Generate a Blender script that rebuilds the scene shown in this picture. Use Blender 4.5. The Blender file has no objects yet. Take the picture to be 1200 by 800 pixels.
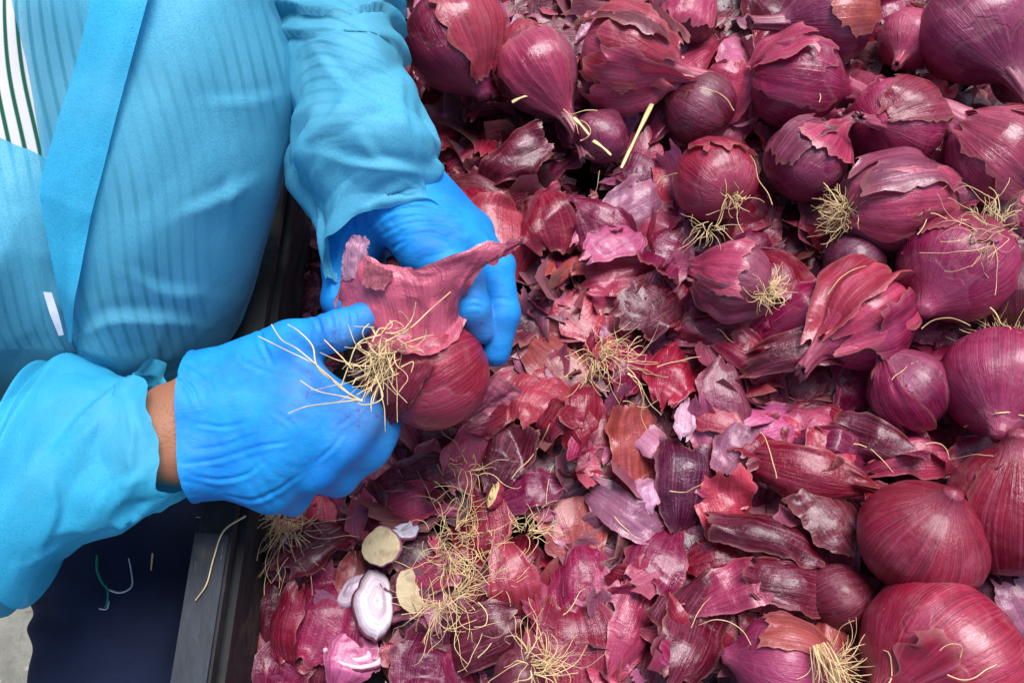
import bpy, math, random
import numpy as np
from mathutils import Vector

random.seed(7)
RNG = np.random.default_rng(7)
SC = bpy.context.scene
COL = SC.collection

# ------------------------------------------------------------------ camera
TILT = math.radians(20.0)
DIST = 0.70
HFOV = math.radians(62.0)
CAM = np.array([0.0, -DIST * math.sin(TILT), DIST * math.cos(TILT)])
FPX = 600.0 / math.tan(HFOV / 2)
cam_d = bpy.data.cameras.new('camera')
cam_d.sensor_fit = 'HORIZONTAL'
cam_d.angle = HFOV
cam_d.clip_start = 0.01
cam_d.clip_end = 100.0
cam_o = bpy.data.objects.new('camera', cam_d)
COL.objects.link(cam_o)
cam_o.location = CAM
cam_o.rotation_euler = (TILT, 0, 0)
SC.camera = cam_o

# ------------------------------------------------------------------ light
SUN_EL = math.radians(66.0)
SUN_AZ = math.radians(-24.0)      # direction the light comes from, measured from +Y towards -X
world = bpy.data.worlds.new('World')
SC.world = world
world.use_nodes = True
wn = world.node_tree
wn.nodes.clear()
w_out = wn.nodes.new('ShaderNodeOutputWorld')
w_bg = wn.nodes.new('ShaderNodeBackground')
w_sky = wn.nodes.new('ShaderNodeTexSky')
w_sky.sky_type = 'NISHITA'
w_sky.sun_disc = False
w_sky.sun_elevation = SUN_EL
w_sky.sun_rotation = -SUN_AZ
w_sky.air_density = 1.0
w_sky.dust_density = 2.0
w_sky.ozone_density = 1.0
w_bg.inputs['Strength'].default_value = 0.085
wn.links.new(w_sky.outputs[0], w_bg.inputs[0])
wn.links.new(w_bg.outputs[0], w_out.inputs[0])
sun_d = bpy.data.lights.new('sun', 'SUN')
sun_d.energy = 2.6
sun_d.angle = math.radians(32.0)
sun_d.color = (1.0, 0.98, 0.96)
sun_o = bpy.data.objects.new('sun', sun_d)
COL.objects.link(sun_o)
_sd = Vector((-math.sin(SUN_AZ) * math.cos(SUN_EL), math.cos(SUN_AZ) * math.cos(SUN_EL), math.sin(SUN_EL)))
sun_o.rotation_euler = (-_sd).to_track_quat('-Z', 'Y').to_euler()
SC.view_settings.view_transform = 'Standard'
SC.view_settings.look = 'None'
SC.view_settings.gamma = 1.0
SC.view_settings.exposure = 0.98
SC.render.engine = 'CYCLES'
SC.cycles.use_denoising = True
SC.cycles.max_bounces = 8
SC.cycles.transparent_max_bounces = 12


# ------------------------------------------------------------------ maths helpers
def P(px, py, z):
    """world point at height z seen at pixel (px, py) of the 1200x800 photograph"""
    x = (px - 600.0) / FPX
    y = -(py - 400.0) / FPX
    c, s = math.cos(TILT), math.sin(TILT)
    d = np.array([x, y * c + s, y * s - c])
    t = (z - CAM[2]) / d[2]
    return CAM + d * t


def pix(p):
    p = np.asarray(p, float)
    c, s = math.cos(TILT), math.sin(TILT)
    q = p - CAM
    yc = q[..., 1] * c + q[..., 2] * s
    zc = -q[..., 1] * s + q[..., 2] * c
    return 600 + FPX * q[..., 0] / -zc, 400 - FPX * yc / -zc


def s2l(r, g, b):
    out = []
    for v in (r, g, b):
        v /= 255.0
        out.append(v / 12.92 if v <= 0.04045 else ((v + 0.055) / 1.055) ** 2.4)
    return tuple(out)


def _hash(ix, iy, iz, seed):
    h = (ix.astype(np.int64) * 374761393 + iy.astype(np.int64) * 668265263 + iz.astype(np.int64) * 2147483647 + seed * 1274126177) & 0xffffffff
    h = ((h ^ (h >> 13)) * 1274126177) & 0xffffffff
    h = ((h ^ (h >> 16)) * 2246822519) & 0xffffffff
    return ((h ^ (h >> 15)) & 0xffffff) / float(0xffffff) * 2 - 1


def noise3(p, seed=0):
    p = np.asarray(p, float)
    i = np.floor(p)
    f = p - i
    i = i.astype(np.int64)
    w = f * f * f * (f * (f * 6 - 15) + 10)
    r = 0.0
    for dx in (0, 1):
        wx = w[..., 0] if dx else 1 - w[..., 0]
        for dy in (0, 1):
            wy = w[..., 1] if dy else 1 - w[..., 1]
            for dz in (0, 1):
                wz = w[..., 2] if dz else 1 - w[..., 2]
                r = r + wx * wy * wz * _hash(i[..., 0] + dx, i[..., 1] + dy, i[..., 2] + dz, seed)
    return r


def noise2(u, v, seed=0):
    u, v = np.broadcast_arrays(np.asarray(u, float), np.asarray(v, float))
    return noise3(np.stack([u, v, np.full_like(u, 0.37)], -1), seed)


def fbm3(p, seed=0, octv=3):
    a, r = 1.0, 0.0
    p = np.asarray(p, float)
    for k in range(octv):
        r = r + a * noise3(p * 2 ** k, seed + k * 17)
        a *= 0.5
    return r


def ridge2(u, v, seed=0):
    return 1 - 2 * np.abs(noise2(u, v, seed))


def facets(q, seed, k=12, sharp=26.0):
    """planes meeting in creases, both ridges and valleys"""
    r = np.random.default_rng(seed)
    out = 0.0
    for sg in (1, -1):
        n = r.standard_normal((k, 3))
        n /= np.linalg.norm(n, axis=1, keepdims=True)
        b = r.uniform(-0.25, 0.25, k)
        d = (q @ n.T + b) * sharp
        m = d.max(-1)
        out = out + sg * (m + np.log(np.exp(d - m[..., None]).sum(-1))) / sharp
    return out - out.mean()


def tin(u, v, seed, warp=0.35):
    """random heights joined by flat triangles: sharp creases like crumpled paper, roughly -1..1"""
    u, v = np.broadcast_arrays(np.asarray(u, float), np.asarray(v, float))
    u, v = u + warp * noise2(u * 0.9, v * 0.9, seed + 1), v + warp * noise2(u * 0.9 + 7, v * 0.9, seed + 2)
    i, j = np.floor(u), np.floor(v)
    fu, fv = u - i, v - j
    z0 = np.zeros_like(i).astype(np.int64)
    i, j = i.astype(np.int64), j.astype(np.int64)
    h = lambda a, b: _hash(a, b, z0, seed)
    lo = fu + fv < 1
    return np.where(lo, h(i, j) * (1 - fu - fv), h(i + 1, j + 1) * (fu + fv - 1)) + h(i + 1, j) * np.where(lo, fu, 1 - fv) + h(i, j + 1) * np.where(lo, fv, 1 - fu)


def smooth(a, b, x):
    t = np.clip((x - a) / (b - a), 0, 1)
    return t * t * (3 - 2 * t)


def unit(v):
    v = np.asarray(v, float)
    return v / max(np.linalg.norm(v), 1e-9)


def catmull(ctrl, n):
    """ctrl (m, ...) -> n samples along the first axis"""
    ctrl = np.asarray(ctrl, float)
    m = len(ctrl)
    t = np.linspace(0, m - 1, n)
    i = np.clip(np.floor(t).astype(int), 0, m - 2)
    f = (t - i).reshape((-1,) + (1,) * (ctrl.ndim - 1))
    p1, p2 = ctrl[i], ctrl[i + 1]
    p0 = np.where((i > 0).reshape(f.shape), ctrl[np.maximum(i - 1, 0)], 2 * p1 - p2)
    p3 = np.where((i < m - 2).reshape(f.shape), ctrl[np.minimum(i + 2, m - 1)], 2 * p2 - p1)
    return 0.5 * (2 * p1 + (p2 - p0) * f + (2 * p0 - 5 * p1 + 4 * p2 - p3) * f * f + (3 * p1 - p0 - 3 * p2 + p3) * f ** 3)


def frame_from(axis, spin=0.0):
    """columns x, y, z with z = axis"""
    z = unit(axis)
    h = np.array([0.0, 0, 1]) if abs(z[2]) < 0.9 else np.array([0.0, 1, 0])
    x = unit(np.cross(h, z))
    y = np.cross(z, x)
    c, s = math.cos(spin), math.sin(spin)
    return np.stack([x * c + y * s, -x * s + y * c, z], 1)


# ------------------------------------------------------------------ mesh helpers
def mesh_np(name, verts, faces, uv=None, attrs=None, smooth_shade=True):
    verts = np.asarray(verts, np.float32)
    faces = np.asarray(faces, np.int32)
    k = faces.shape[1]
    me = bpy.data.meshes.new(name)
    me.vertices.add(len(verts))
    me.vertices.foreach_set('co', verts.ravel())
    me.loops.add(faces.size)
    me.loops.foreach_set('vertex_index', faces.ravel())
    me.polygons.add(len(faces))
    me.polygons.foreach_set('loop_start', np.arange(0, faces.size, k, dtype=np.int32))
    me.polygons.foreach_set('loop_total', np.full(len(faces), k, np.int32))
    me.polygons.foreach_set('use_smooth', np.full(len(faces), smooth_shade, bool))
    me.update(calc_edges=True)
    if uv is not None:
        l = me.uv_layers.new(name='UVMap')
        l.data.foreach_set('uv', np.asarray(uv, np.float32)[faces.ravel()].ravel())
    for an, av in (attrs or {}).items():
        av = np.asarray(av, np.float32)
        if av.ndim == 1:
            a = me.attributes.new(an, 'FLOAT', 'POINT')
            a.data.foreach_set('value', av)
        else:
            a = me.attributes.new(an, 'FLOAT_COLOR', 'POINT')
            a.data.foreach_set('color', np.concatenate([av, np.ones((len(av), 1), np.float32)], 1).ravel())
    me.validate()
    return me


def obj(name, me, mat=None, parent=None, color=None):
    o = bpy.data.objects.new(name, me)
    COL.objects.link(o)
    if mat is not None and me is not None and not me.materials:
        me.materials.append(mat)
    if parent is not None:
        o.parent = parent
    if color is not None:
        o.color = (*color, 1)
    return o


def empty(name, loc=(0, 0, 0)):
    o = bpy.data.objects.new(name, None)
    o.empty_display_size = 0.02
    o.location = loc
    COL.objects.link(o)
    return o


def tag(o, label, cat, group=None):
    o['label'] = label
    o['category'] = cat
    if group:
        o['group'] = group
    return o


def grid_faces(nu, nv, wrap_u=False):
    """vertex index = v * nu + u"""
    u = np.arange(nu if wrap_u else nu - 1)
    v = np.arange(nv - 1)
    U, V = np.meshgrid(u, v)
    U, V = U.ravel(), V.ravel()
    U2 = (U + 1) % nu
    return np.stack([V * nu + U, V * nu + U2, (V + 1) * nu + U2, (V + 1) * nu + U], 1)


def grid_normals(G):
    du = np.gradient(G, axis=1)
    dv = np.gradient(G, axis=0)
    n = np.cross(du, dv)
    return n / np.maximum(np.linalg.norm(n, axis=-1, keepdims=True), 1e-9)


def tubes(paths, radii, sides=5, taper=0.5):
    V, F, U, base = [], [], [], 0
    for k, (p, r) in enumerate(zip(paths, radii)):
        p = np.asarray(p, float)
        n = len(p)
        t = np.gradient(p, axis=0)
        t /= np.maximum(np.linalg.norm(t, axis=1, keepdims=True), 1e-9)
        h = np.array([0.31, 0.17, 0.93])
        a = np.cross(t, h)
        a /= np.maximum(np.linalg.norm(a, axis=1, keepdims=True), 1e-9)
        b = np.cross(t, a)
        rr = r * (1 - (1 - taper) * np.linspace(0, 1, n))
        th = np.arange(sides) / sides * 2 * math.pi
        ring = p[:, None] + rr[:, None, None] * (np.cos(th)[None, :, None] * a[:, None] + np.sin(th)[None, :, None] * b[:, None])
        V.append(ring.reshape(-1, 3))
        F.append(grid_faces(sides, n, True) + base)
        uu = np.stack(np.broadcast_arrays(np.full((1, 1), k * 0.37), np.linspace(0, 1, n)[:, None] + np.zeros((1, sides))), -1)
        U.append(uu.reshape(-1, 2))
        base += n * sides
    return np.concatenate(V), np.concatenate(F), np.concatenate(U)


def box_mesh(name, corners_lo, corners_hi, bevel=0.002, uv=False):
    """eight corner prism between a lower and an upper quad, with chamfered upper edge"""
    lo = np.asarray(corners_lo, float)
    hi = np.asarray(corners_hi, float)
    c = hi.mean(0)
    inn = hi + (c - hi) / np.maximum(np.linalg.norm(c - hi, axis=1, keepdims=True), 1e-9) * bevel * 1.4
    hi2 = hi.copy(); hi2[:, 2] -= bevel
    v = np.concatenate([lo, hi2, inn])
    f = []
    for a in (0, 4):
        for i in range(4):
            j = (i + 1) % 4
            f.append((a + i, a + j, a + 4 + j, a + 4 + i))
    f.append((8, 9, 10, 11)); f.append((3, 2, 1, 0))
    return mesh_np(name, v, f, smooth_shade=False)


# ------------------------------------------------------------------ node helper
class NT:
    def __init__(self, name):
        self.m = bpy.data.materials.new(name)
        self.m.use_nodes = True
        self.t = self.m.node_tree
        self.t.nodes.clear()
        self.out = self.t.nodes.new('ShaderNodeOutputMaterial')

    def n(self, kind, **kw):
        nd = self.t.nodes.new('ShaderNode' + kind)
        for k, v in kw.items():
            setattr(nd, k, v)
        return nd

    def link(self, a, b):
        self.t.links.new(a, b)

    def val(self, x, sock):
        if isinstance(x, (int, float)):
            sock.default_value = x
        elif isinstance(x, tuple):
            sock.default_value = x if len(x) == len(sock.default_value) else (*x, 1)
        else:
            self.link(x, sock)

    def math(self, op, a, b=0.0, clamp=False):
        nd = self.n('Math', operation=op, use_clamp=clamp)
        self.val(a, nd.inputs[0]); self.val(b, nd.inputs[1])
        return nd.outputs[0]

    def mix(self, f, a, b, mode='MIX'):
        nd = self.n('Mix', data_type='RGBA', blend_type=mode)
        self.val(f, nd.inputs[0]); self.val(a, nd.inputs[6]); self.val(b, nd.inputs[7])
        return nd.outputs[2]

    def ramp(self, x, lo, hi, a=0.0, b=1.0):
        nd = self.n('MapRange', interpolation_type='SMOOTHSTEP')
        self.val(x, nd.inputs[0])
        nd.inputs[1].default_value = lo; nd.inputs[2].default_value = hi
        nd.inputs[3].default_value = a; nd.inputs[4].default_value = b
        return nd.outputs[0]

    def noise(self, vec, scale, detail=3.0, rough=0.55, w=None, dist=0.0):
        nd = self.n('TexNoise', noise_dimensions='4D' if w is not None else '3D')
        self.link(vec, nd.inputs['Vector'])
        nd.inputs['Scale'].default_value = scale
        nd.inputs['Detail'].default_value = detail
        nd.inputs['Roughness'].default_value = rough
        nd.inputs['Distortion'].default_value = dist
        if w is not None:
            self.val(w, nd.inputs['W'])
        return nd.outputs[0]

    def scalevec(self, vec, s):
        nd = self.n('VectorMath', operation='MULTIPLY')
        self.link(vec, nd.inputs[0]); nd.inputs[1].default_value = s
        return nd.outputs[0]

    def attr(self, name):
        return self.n('Attribute', attribute_name=name)

    def bump(self, h, dist, strength=1.0, prev=None):
        nd = self.n('Bump')
        nd.inputs['Strength'].default_value = strength
        nd.inputs['Distance'].default_value = dist
        self.link(h, nd.inputs['Height'])
        if prev is not None:
            self.link(prev, nd.inputs['Normal'])
        return nd.outputs[0]

    def bsdf(self, col, rough=0.5, spec=0.5, normal=None, **kw):
        nd = self.n('BsdfPrincipled')
        self.val(col, nd.inputs['Base Color'])
        self.val(rough, nd.inputs['Roughness'])
        self.val(spec, nd.inputs['Specular IOR Level'])
        if normal is not None:
            self.link(normal, nd.inputs['Normal'])
        for k, v in kw.items():
            self.val(v, nd.inputs[k.replace('_', ' ')])
        return nd.outputs[0]

    def mixs(self, f, a, b):
        nd = self.n('MixShader')
        self.val(f, nd.inputs[0]); self.link(a, nd.inputs[1]); self.link(b, nd.inputs[2])
        return nd.outputs[0]

    def done(self, sh):
        self.link(sh, self.out.inputs[0])
        return self.m


def plain(name, col, rough=0.6, spec=0.4, nscale=40.0, var=0.25, bump=0.0006, bscale=120.0):
    t = NT(name)
    tc = t.n('TexCoord')
    n1 = t.noise(tc.outputs['Object'], nscale, 4)
    c = t.mix(t.ramp(n1, 0.25, 0.75), tuple(v * (1 - var) for v in col), tuple(min(1, v * (1 + var)) for v in col))
    nb = t.noise(tc.outputs['Object'], bscale, 4)
    return t.done(t.bsdf(c, rough, spec, t.bump(nb, bump)))


def skin_material(name, streak_u, streak_v, translucent, torn, rough=0.34, use_vcol=False, vein=0.70):
    """papery red onion skin: veins run along v, the base colour comes from the object"""
    t = NT(name)
    info = t.n('ObjectInfo')
    uv = t.n('UVMap', uv_map='UVMap').outputs[0]
    tc = t.n('TexCoord')
    w = t.math('MULTIPLY', info.outputs['Random'], 57.0)
    base = t.attr('tint').outputs['Color'] if use_vcol else info.outputs['Color']
    fine = t.noise(t.scalevec(uv, (streak_u, streak_v, 1)), 1.0, 4, 0.7, w)
    mid = t.noise(t.scalevec(uv, (streak_u * 0.28, streak_v * 0.45, 1)), 1.0, 3, 0.6, w)
    big = t.noise(tc.outputs['Object'], 26.0, 4, 0.6, w, 0.6)
    patch = t.noise(tc.outputs['Object'], 55.0, 5, 0.65, t.math('ADD', w, 9.0), 1.0)
    speck = t.noise(tc.outputs['Object'], 520.0, 3, 0.7, w)
    dark = t.mix(1.0, base, (0.40, 0.30, 0.42), 'MULTIPLY')
    light = t.mix(0.34, base, s2l(232, 132, 172))
    col = t.mix(t.ramp(mid, 0.22, 0.66, 0.25, 1.0), dark, base)
    col = t.mix(t.math('MULTIPLY', t.ramp(fine, 0.46, 0.72), vein), col, light)
    col = t.mix(t.math('MULTIPLY', t.ramp(fine, 0.48, 0.30), 0.60), col, dark)
    col = t.mix(t.math('MULTIPLY', t.ramp(big, 0.50, 0.72), 0.3), col, light)
    col = t.mix(t.math('MULTIPLY', t.ramp(big, 0.46, 0.28), 0.55), col, dark)
    col = t.mix(t.math('MULTIPLY', t.ramp(patch, 0.54, 0.74), 0.42 if torn else 0.25), col, s2l(146, 88, 98))
    hgt = t.math('ADD', t.math('MULTIPLY', fine, 0.5), t.math('MULTIPLY', mid, 0.6))
    nrm = t.bump(hgt, 0.0013, 0.9)
    if torn:
        # outer layers torn away in places: a second tone with a stepped edge
        tn = t.noise(tc.outputs['Object'], 15.0, 4, 0.5, t.math('ADD', w, 21.0), 0.4)
        mask = t.ramp(tn, 0.545, 0.560)
        rim = t.math('MULTIPLY', t.ramp(tn, 0.520, 0.537), t.math('SUBTRACT', 1.0, t.ramp(tn, 0.538, 0.556)))
        tone = t.mix(0.30, t.mix(0.35, base, s2l(150, 50, 90)), s2l(190, 100, 130))
        col = t.mix(t.math('MULTIPLY', mask, 0.40), col, tone)
        col = t.mix(t.math('MULTIPLY', rim, 0.08), col, s2l(214, 170, 170))
        nrm = t.bump(mask, 0.0008, 0.5, nrm)
    crz = t.noise(tc.outputs['Object'], 95.0, 3, 0.5, w, 0.8)
    nrm = t.bump(crz, 0.0011, 0.40, nrm)
    crs = t.noise(t.scalevec(uv, (streak_u * 0.12, streak_v * 5.0, 1)), 1.0, 3, 0.6, w, 0.5)
    nrm = t.bump(t.math('ABSOLUTE', t.math('SUBTRACT', crs, 0.5)), 0.0022, 0.55, nrm)
    if translucent > 0:
        # crumpled-paper facets, drawn out along the veins
        vr = t.n('TexVoronoi', voronoi_dimensions='3D', feature='F1')
        wob = t.n('VectorMath', operation='ADD')
        t.link(t.scalevec(uv, (8.0, 1.7, 1)), wob.inputs[0])
        cmb = t.n('CombineXYZ')
        t.link(t.math('MULTIPLY', crz, 1.6), cmb.inputs[0]); t.link(t.math('MULTIPLY', patch, 1.4), cmb.inputs[1]); t.link(w, cmb.inputs[2])
        t.link(cmb.outputs[0], wob.inputs[1])
        t.link(wob.outputs[0], vr.inputs['Vector'])
        vr.inputs['Scale'].default_value = 1.0
        nrm = t.bump(vr.outputs['Distance'], 0.0030, 0.22, nrm)
    col = t.mix(t.math('MULTIPLY', t.ramp(speck, 0.66, 0.74), 0.35), col, s2l(220, 180, 180))
    edge = t.attr('edge').outputs['Fac']
    col = t.mix(t.math('MULTIPLY', edge, 0.30), col, s2l(196, 142, 128))
    geo = t.n('NewGeometry')
    col = t.mix(t.math('MULTIPLY', geo.outputs['Backfacing'], 0.20), col, s2l(205, 130, 165))
    rg = t.ramp(patch, 0.3, 0.7, rough - 0.02, rough + 0.22)
    sh = t.bsdf(col, rg, 0.60, nrm, Specular_Tint=(1.0, 0.90, 1.0, 1.0), Coat_Weight=0.22, Coat_Roughness=0.16)
    if translucent > 0:
        tr = t.n('BsdfTranslucent')
        t.link(t.mix(0.25, col, s2l(235, 90, 70)), tr.inputs[0])
        t.link(nrm, tr.inputs['Normal'])
        sh = t.mixs(translucent, sh, tr.outputs[0])
    return t.done(sh)


def gown_material(name, base, transp, dots=900.0):
    """thin spun-bonded cloth that lets what lies under it show"""
    t = NT(name)
    tc = t.n('TexCoord')
    uv = t.n('UVMap', uv_map='UVMap').outputs[0]
    fib = t.noise(tc.outputs['Object'], 900.0, 3, 0.7)
    cloud = t.noise(tc.outputs['Object'], 18.0, 3, 0.5)
    vor = t.n('TexVoronoi')
    t.link(tc.outputs['Object'], vor.inputs['Vector'])
    vor.inputs['Scale'].default_value = dots
    dot = t.ramp(vor.outputs['Distance'], 0.15, 0.45)
    c = t.mix(t.ramp(fib, 0.3, 0.7), tuple(v * 0.80 for v in base), tuple(min(1, v * 1.12 + 0.01) for v in base))
    c = t.mix(t.math('MULTIPLY', t.ramp(cloud, 0.45, 0.75), 0.25), c, s2l(120, 205, 235))
    cr = t.noise(tc.outputs['Object'], 60.0, 3, 0.5)
    nrm = t.bump(dot, 0.00025, 0.5)
    nrm = t.bump(fib, 0.0003, 0.5, nrm)
    nrm = t.bump(cr, 0.0009, 0.4, nrm)
    sh = t.bsdf(c, 0.62, 0.35, nrm)
    tr = t.n('BsdfTranslucent')
    t.link(t.mix(1.0, c, (0.9, 1.0, 1.0), 'MULTIPLY'), tr.inputs[0])
    sh = t.mixs(0.25, sh, tr.outputs[0])
    tp = t.n('BsdfTransparent')
    tp.inputs[0].default_value = (0.62, 0.92, 1.0, 1)
    contact = t.noise(tc.outputs['Object'], 7.5, 2, 0.5)
    fac = t.math('MULTIPLY', t.ramp(contact, 0.40, 0.60, 0.22, 1.15), transp)
    fac = t.math('MULTIPLY', fac, t.ramp(fib, 0.35, 0.65, 0.6, 1.3))
    sh = t.mixs(fac, sh, tp.outputs[0])
    return t.done(sh)


def glove_material():
    t = NT('blue_nitrile')
    tc = t.n('TexCoord')
    cl = t.noise(tc.outputs['Object'], 30.0, 3)
    st = t.noise(tc.outputs['Object'], 170.0, 5, 0.7, None, 0.8)
    stain = t.attr('stain').outputs['Fac']
    c = t.mix(t.ramp(cl, 0.3, 0.7), s2l(8, 116, 198), s2l(24, 142, 214))
    dust = t.math('ADD', t.math('MULTIPLY', stain, t.ramp(cl, 0.35, 0.6, 0.25, 0.6)), t.ramp(st, 0.45, 0.75, 0.0, 0.16))
    c = t.mix(dust, c, s2l(92, 128, 190))
    c = t.mix(t.math('MULTIPLY', t.ramp(st, 0.56, 0.66), t.math('MULTIPLY', stain, 0.75)), c, s2l(88, 40, 120))
    b1 = t.noise(t.scalevec(tc.outputs['Object'], (1.0, 1.6, 1.0)), 70.0, 3, 0.5, None, 1.2)
    b2 = t.noise(tc.outputs['Object'], 700.0, 2)
    b3 = t.noise(t.scalevec(tc.outputs['Object'], (24.0, 110.0, 80.0)), 1.0, 4, 0.6, None, 1.5)
    b3 = t.math('ABSOLUTE', t.math('SUBTRACT', b3, 0.5))
    nrm = t.bump(b1, 0.0009, 0.5)
    nrm = t.bump(b2, 0.0002, 0.4, nrm)
    nrm = t.bump(b3, 0.0030, 0.16, nrm)
    return t.done(t.bsdf(c, 0.60, 0.28, nrm))


def shirt_material():
    t = NT('striped_cotton')
    uv = t.n('UVMap', uv_map='UVMap').outputs[0]
    sep = t.n('SeparateXYZ')
    t.link(uv, sep.inputs[0])
    fr = t.math('FRACT', sep.outputs[0])
    d = t.math('ABSOLUTE', t.math('SUBTRACT', fr, 0.5))
    m = t.ramp(d, 0.22, 0.10)
    tc = t.n('TexCoord')
    n1 = t.noise(tc.outputs['Object'], 700.0, 2)
    c = t.mix(m, s2l(222, 222, 222), s2l(28, 92, 76))
    return t.done(t.bsdf(c, 0.8, 0.2, t.bump(n1, 0.0003, 0.6)))


M = {}
M['skin'] = skin_material('loose_onion_skin', 62.0, 2.0, 0.22, False, 0.20)
M['litter'] = skin_material('skin_litter', 50.0, 2.0, 0.20, False, 0.27, True)
M['bulb'] = skin_material('onion_bulb_skin', 120.0, 2.2, 0.0, True, 0.30, False, 0.46)
M['neck'] = skin_material('onion_neck_skin', 22.0, 2.0, 0.0, False, 0.5)
M['gown'] = gown_material('spunbond_gown', s2l(84, 180, 214), 0.32)
M['gown2'] = gown_material('spunbond_cuff', s2l(56, 186, 230), 0.20)
M['glove'] = glove_material()
M['shirt'] = shirt_material()
M['body'] = plain('tan_skin', s2l(150, 98, 72), 0.5, 0.4, 60, 0.10, 0.0004, 500)
M['navy'] = plain('navy_knit', s2l(27, 35, 60), 0.85, 0.2, 30, 0.2, 0.0004, 1500)
M['root'] = plain('dry_root', s2l(214, 186, 138), 0.7, 0.25, 60, 0.38, 0.0002, 900)
M['straw'] = plain('dry_straw', s2l(206, 184, 128), 0.5, 0.4, 90, 0.2, 0.0003, 600)
M['tag'] = plain('white_plastic', s2l(205, 210, 225), 0.5, 0.4)
M['thread_g'] = plain('green_thread', s2l(40, 120, 100), 0.8, 0.2)
M['thread_w'] = plain('white_thread', s2l(190, 195, 205), 0.8, 0.2)


def bin_material(name, col, scratch):
    t = NT(name)
    tc = t.n('TexCoord')
    a = t.noise(t.scalevec(tc.outputs['Object'], (1, 0.25, 1)), 90.0, 5, 0.7)
    s = t.noise(t.scalevec(tc.outputs['Object'], (6, 0.3, 6)), 60.0, 4, 0.8)
    g = t.noise(tc.outputs['Object'], 16.0, 4, 0.6)
    c = t.mix(t.ramp(a, 0.3, 0.75), tuple(v * 0.6 for v in col), tuple(v * 1.5 for v in col))
    c = t.mix(t.math('MULTIPLY', t.ramp(s, 0.62, 0.72), scratch), c, s2l(150, 155, 165))
    c = t.mix(t.math('MULTIPLY', t.ramp(g, 0.52, 0.72), 0.5), c, s2l(112, 98, 80))
    return t.done(t.bsdf(c, t.ramp(a, 0.3, 0.7, 0.5, 0.75), 0.35, t.bump(a, 0.0008, 0.5)))


M['bin'] = bin_material('black_bin_plastic', s2l(30, 32, 35), 0.4)
M['bin2'] = bin_material('worn_bin_plate', s2l(46, 50, 58), 0.8)


def concrete_material():
    t = NT('concrete')
    tc = t.n('TexCoord')
    a = t.noise(tc.outputs['Object'], 9.0, 6, 0.6)
    b = t.noise(tc.outputs['Object'], 90.0, 5, 0.7)
    s = t.noise(tc.outputs['Object'], 45.0, 2, 0.5)
    c = t.mix(t.ramp(a, 0.3, 0.7), s2l(118, 116, 106), s2l(158, 155, 142))
    c = t.mix(t.math('MULTIPLY', t.ramp(b, 0.5, 0.75), 0.5), c, s2l(90, 88, 82))
    c = t.mix(t.math('MULTIPLY', t.ramp(s, 0.66, 0.72), 0.6), c, s2l(196, 192, 180))
    return t.done(t.bsdf(c, 0.85, 0.3, t.bump(b, 0.006, 0.7)))


M['concrete'] = concrete_material()


def cut_material(name, rings, base_soft):
    """pale flesh of a cut onion: rings from the UV radius"""
    t = NT(name)
    uv = t.n('UVMap', uv_map='UVMap').outputs[0]
    sep = t.n('SeparateXYZ')
    t.link(uv, sep.inputs[0])
    info = t.n('ObjectInfo')
    tc = t.n('TexCoord')
    wob = t.noise(tc.outputs['Object'], 90.0, 3)
    r = t.math('ADD', sep.outputs[0], t.math('MULTIPLY', wob, 0.10))
    f = t.math('ABSOLUTE', t.math('SUBTRACT', t.math('FRACT', t.math('MULTIPLY', r, 5.0)), 0.5))
    ring = t.math('MULTIPLY', t.ramp(f, 0.12, 0.03), t.ramp(sep.outputs[0], 0.15, 0.5))
    c = t.mix(t.math('MULTIPLY', ring, rings), info.outputs['Color'], s2l(140, 62, 118))
    c = t.mix(t.math('MULTIPLY', t.ramp(wob, 0.50, 0.70), base_soft), c, s2l(150, 118, 92))
    return t.done(t.bsdf(c, 0.4, 0.5, t.bump(wob, 0.002, 0.6), Subsurface_Weight=0.0))


M['cut'] = cut_material('cut_onion_flesh', 0.5, 0.25)
M['core'] = cut_material('white_onion_core', 0.30, 0.05)
M['stump'] = cut_material('cut_onion_stump', 0.10, 0.55)

# ------------------------------------------------------------------ setting: ground and bin
gm = mesh_np('ground', [(-2.5, -2.5, -0.62), (2.5, -2.5, -0.62), (2.5, 2.5, -0.62), (-2.5, 2.5, -0.62)], [(0, 1, 2, 3)])
g = obj('ground', gm, M['concrete'])
g['kind'] = 'structure'

RIM_Z = 0.022
ra, rb = P(201, 800, RIM_Z), P(238, 575, RIM_Z)          # outer edge of the rim
rd = unit(rb - ra)
rn = np.array([rd[1], -rd[0], 0.0])                        # towards the heap
RIM_W = 0.026


def rimpt(s, w, z):
    p = ra + rd * s + rn * w
    return (p[0], p[1], z)


bin_o = empty('onion_bin', tuple(ra))
tag(bin_o, 'black open bin with worn flat rim, filled with red onions and skins', 'bin')
S0, S1, BW = -0.22, 0.95, 1.12


def bin_part(name, s0, s1, w0, w1, z0, z1, mat, bev=0.0015):
    lo = [rimpt(s0, w0, z0), rimpt(s0, w1, z0), rimpt(s1, w1, z0), rimpt(s1, w0, z0)]
    hi = [rimpt(s0, w0, z1), rimpt(s0, w1, z1), rimpt(s1, w1, z1), rimpt(s1, w0, z1)]
    me = box_mesh(name, lo, hi, bev)
    o = obj(name, me, mat, bin_o)
    o.matrix_parent_inverse.identity()
    me.transform(__import__('mathutils').Matrix.Translation(-Vector(ra)))
    return o


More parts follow.
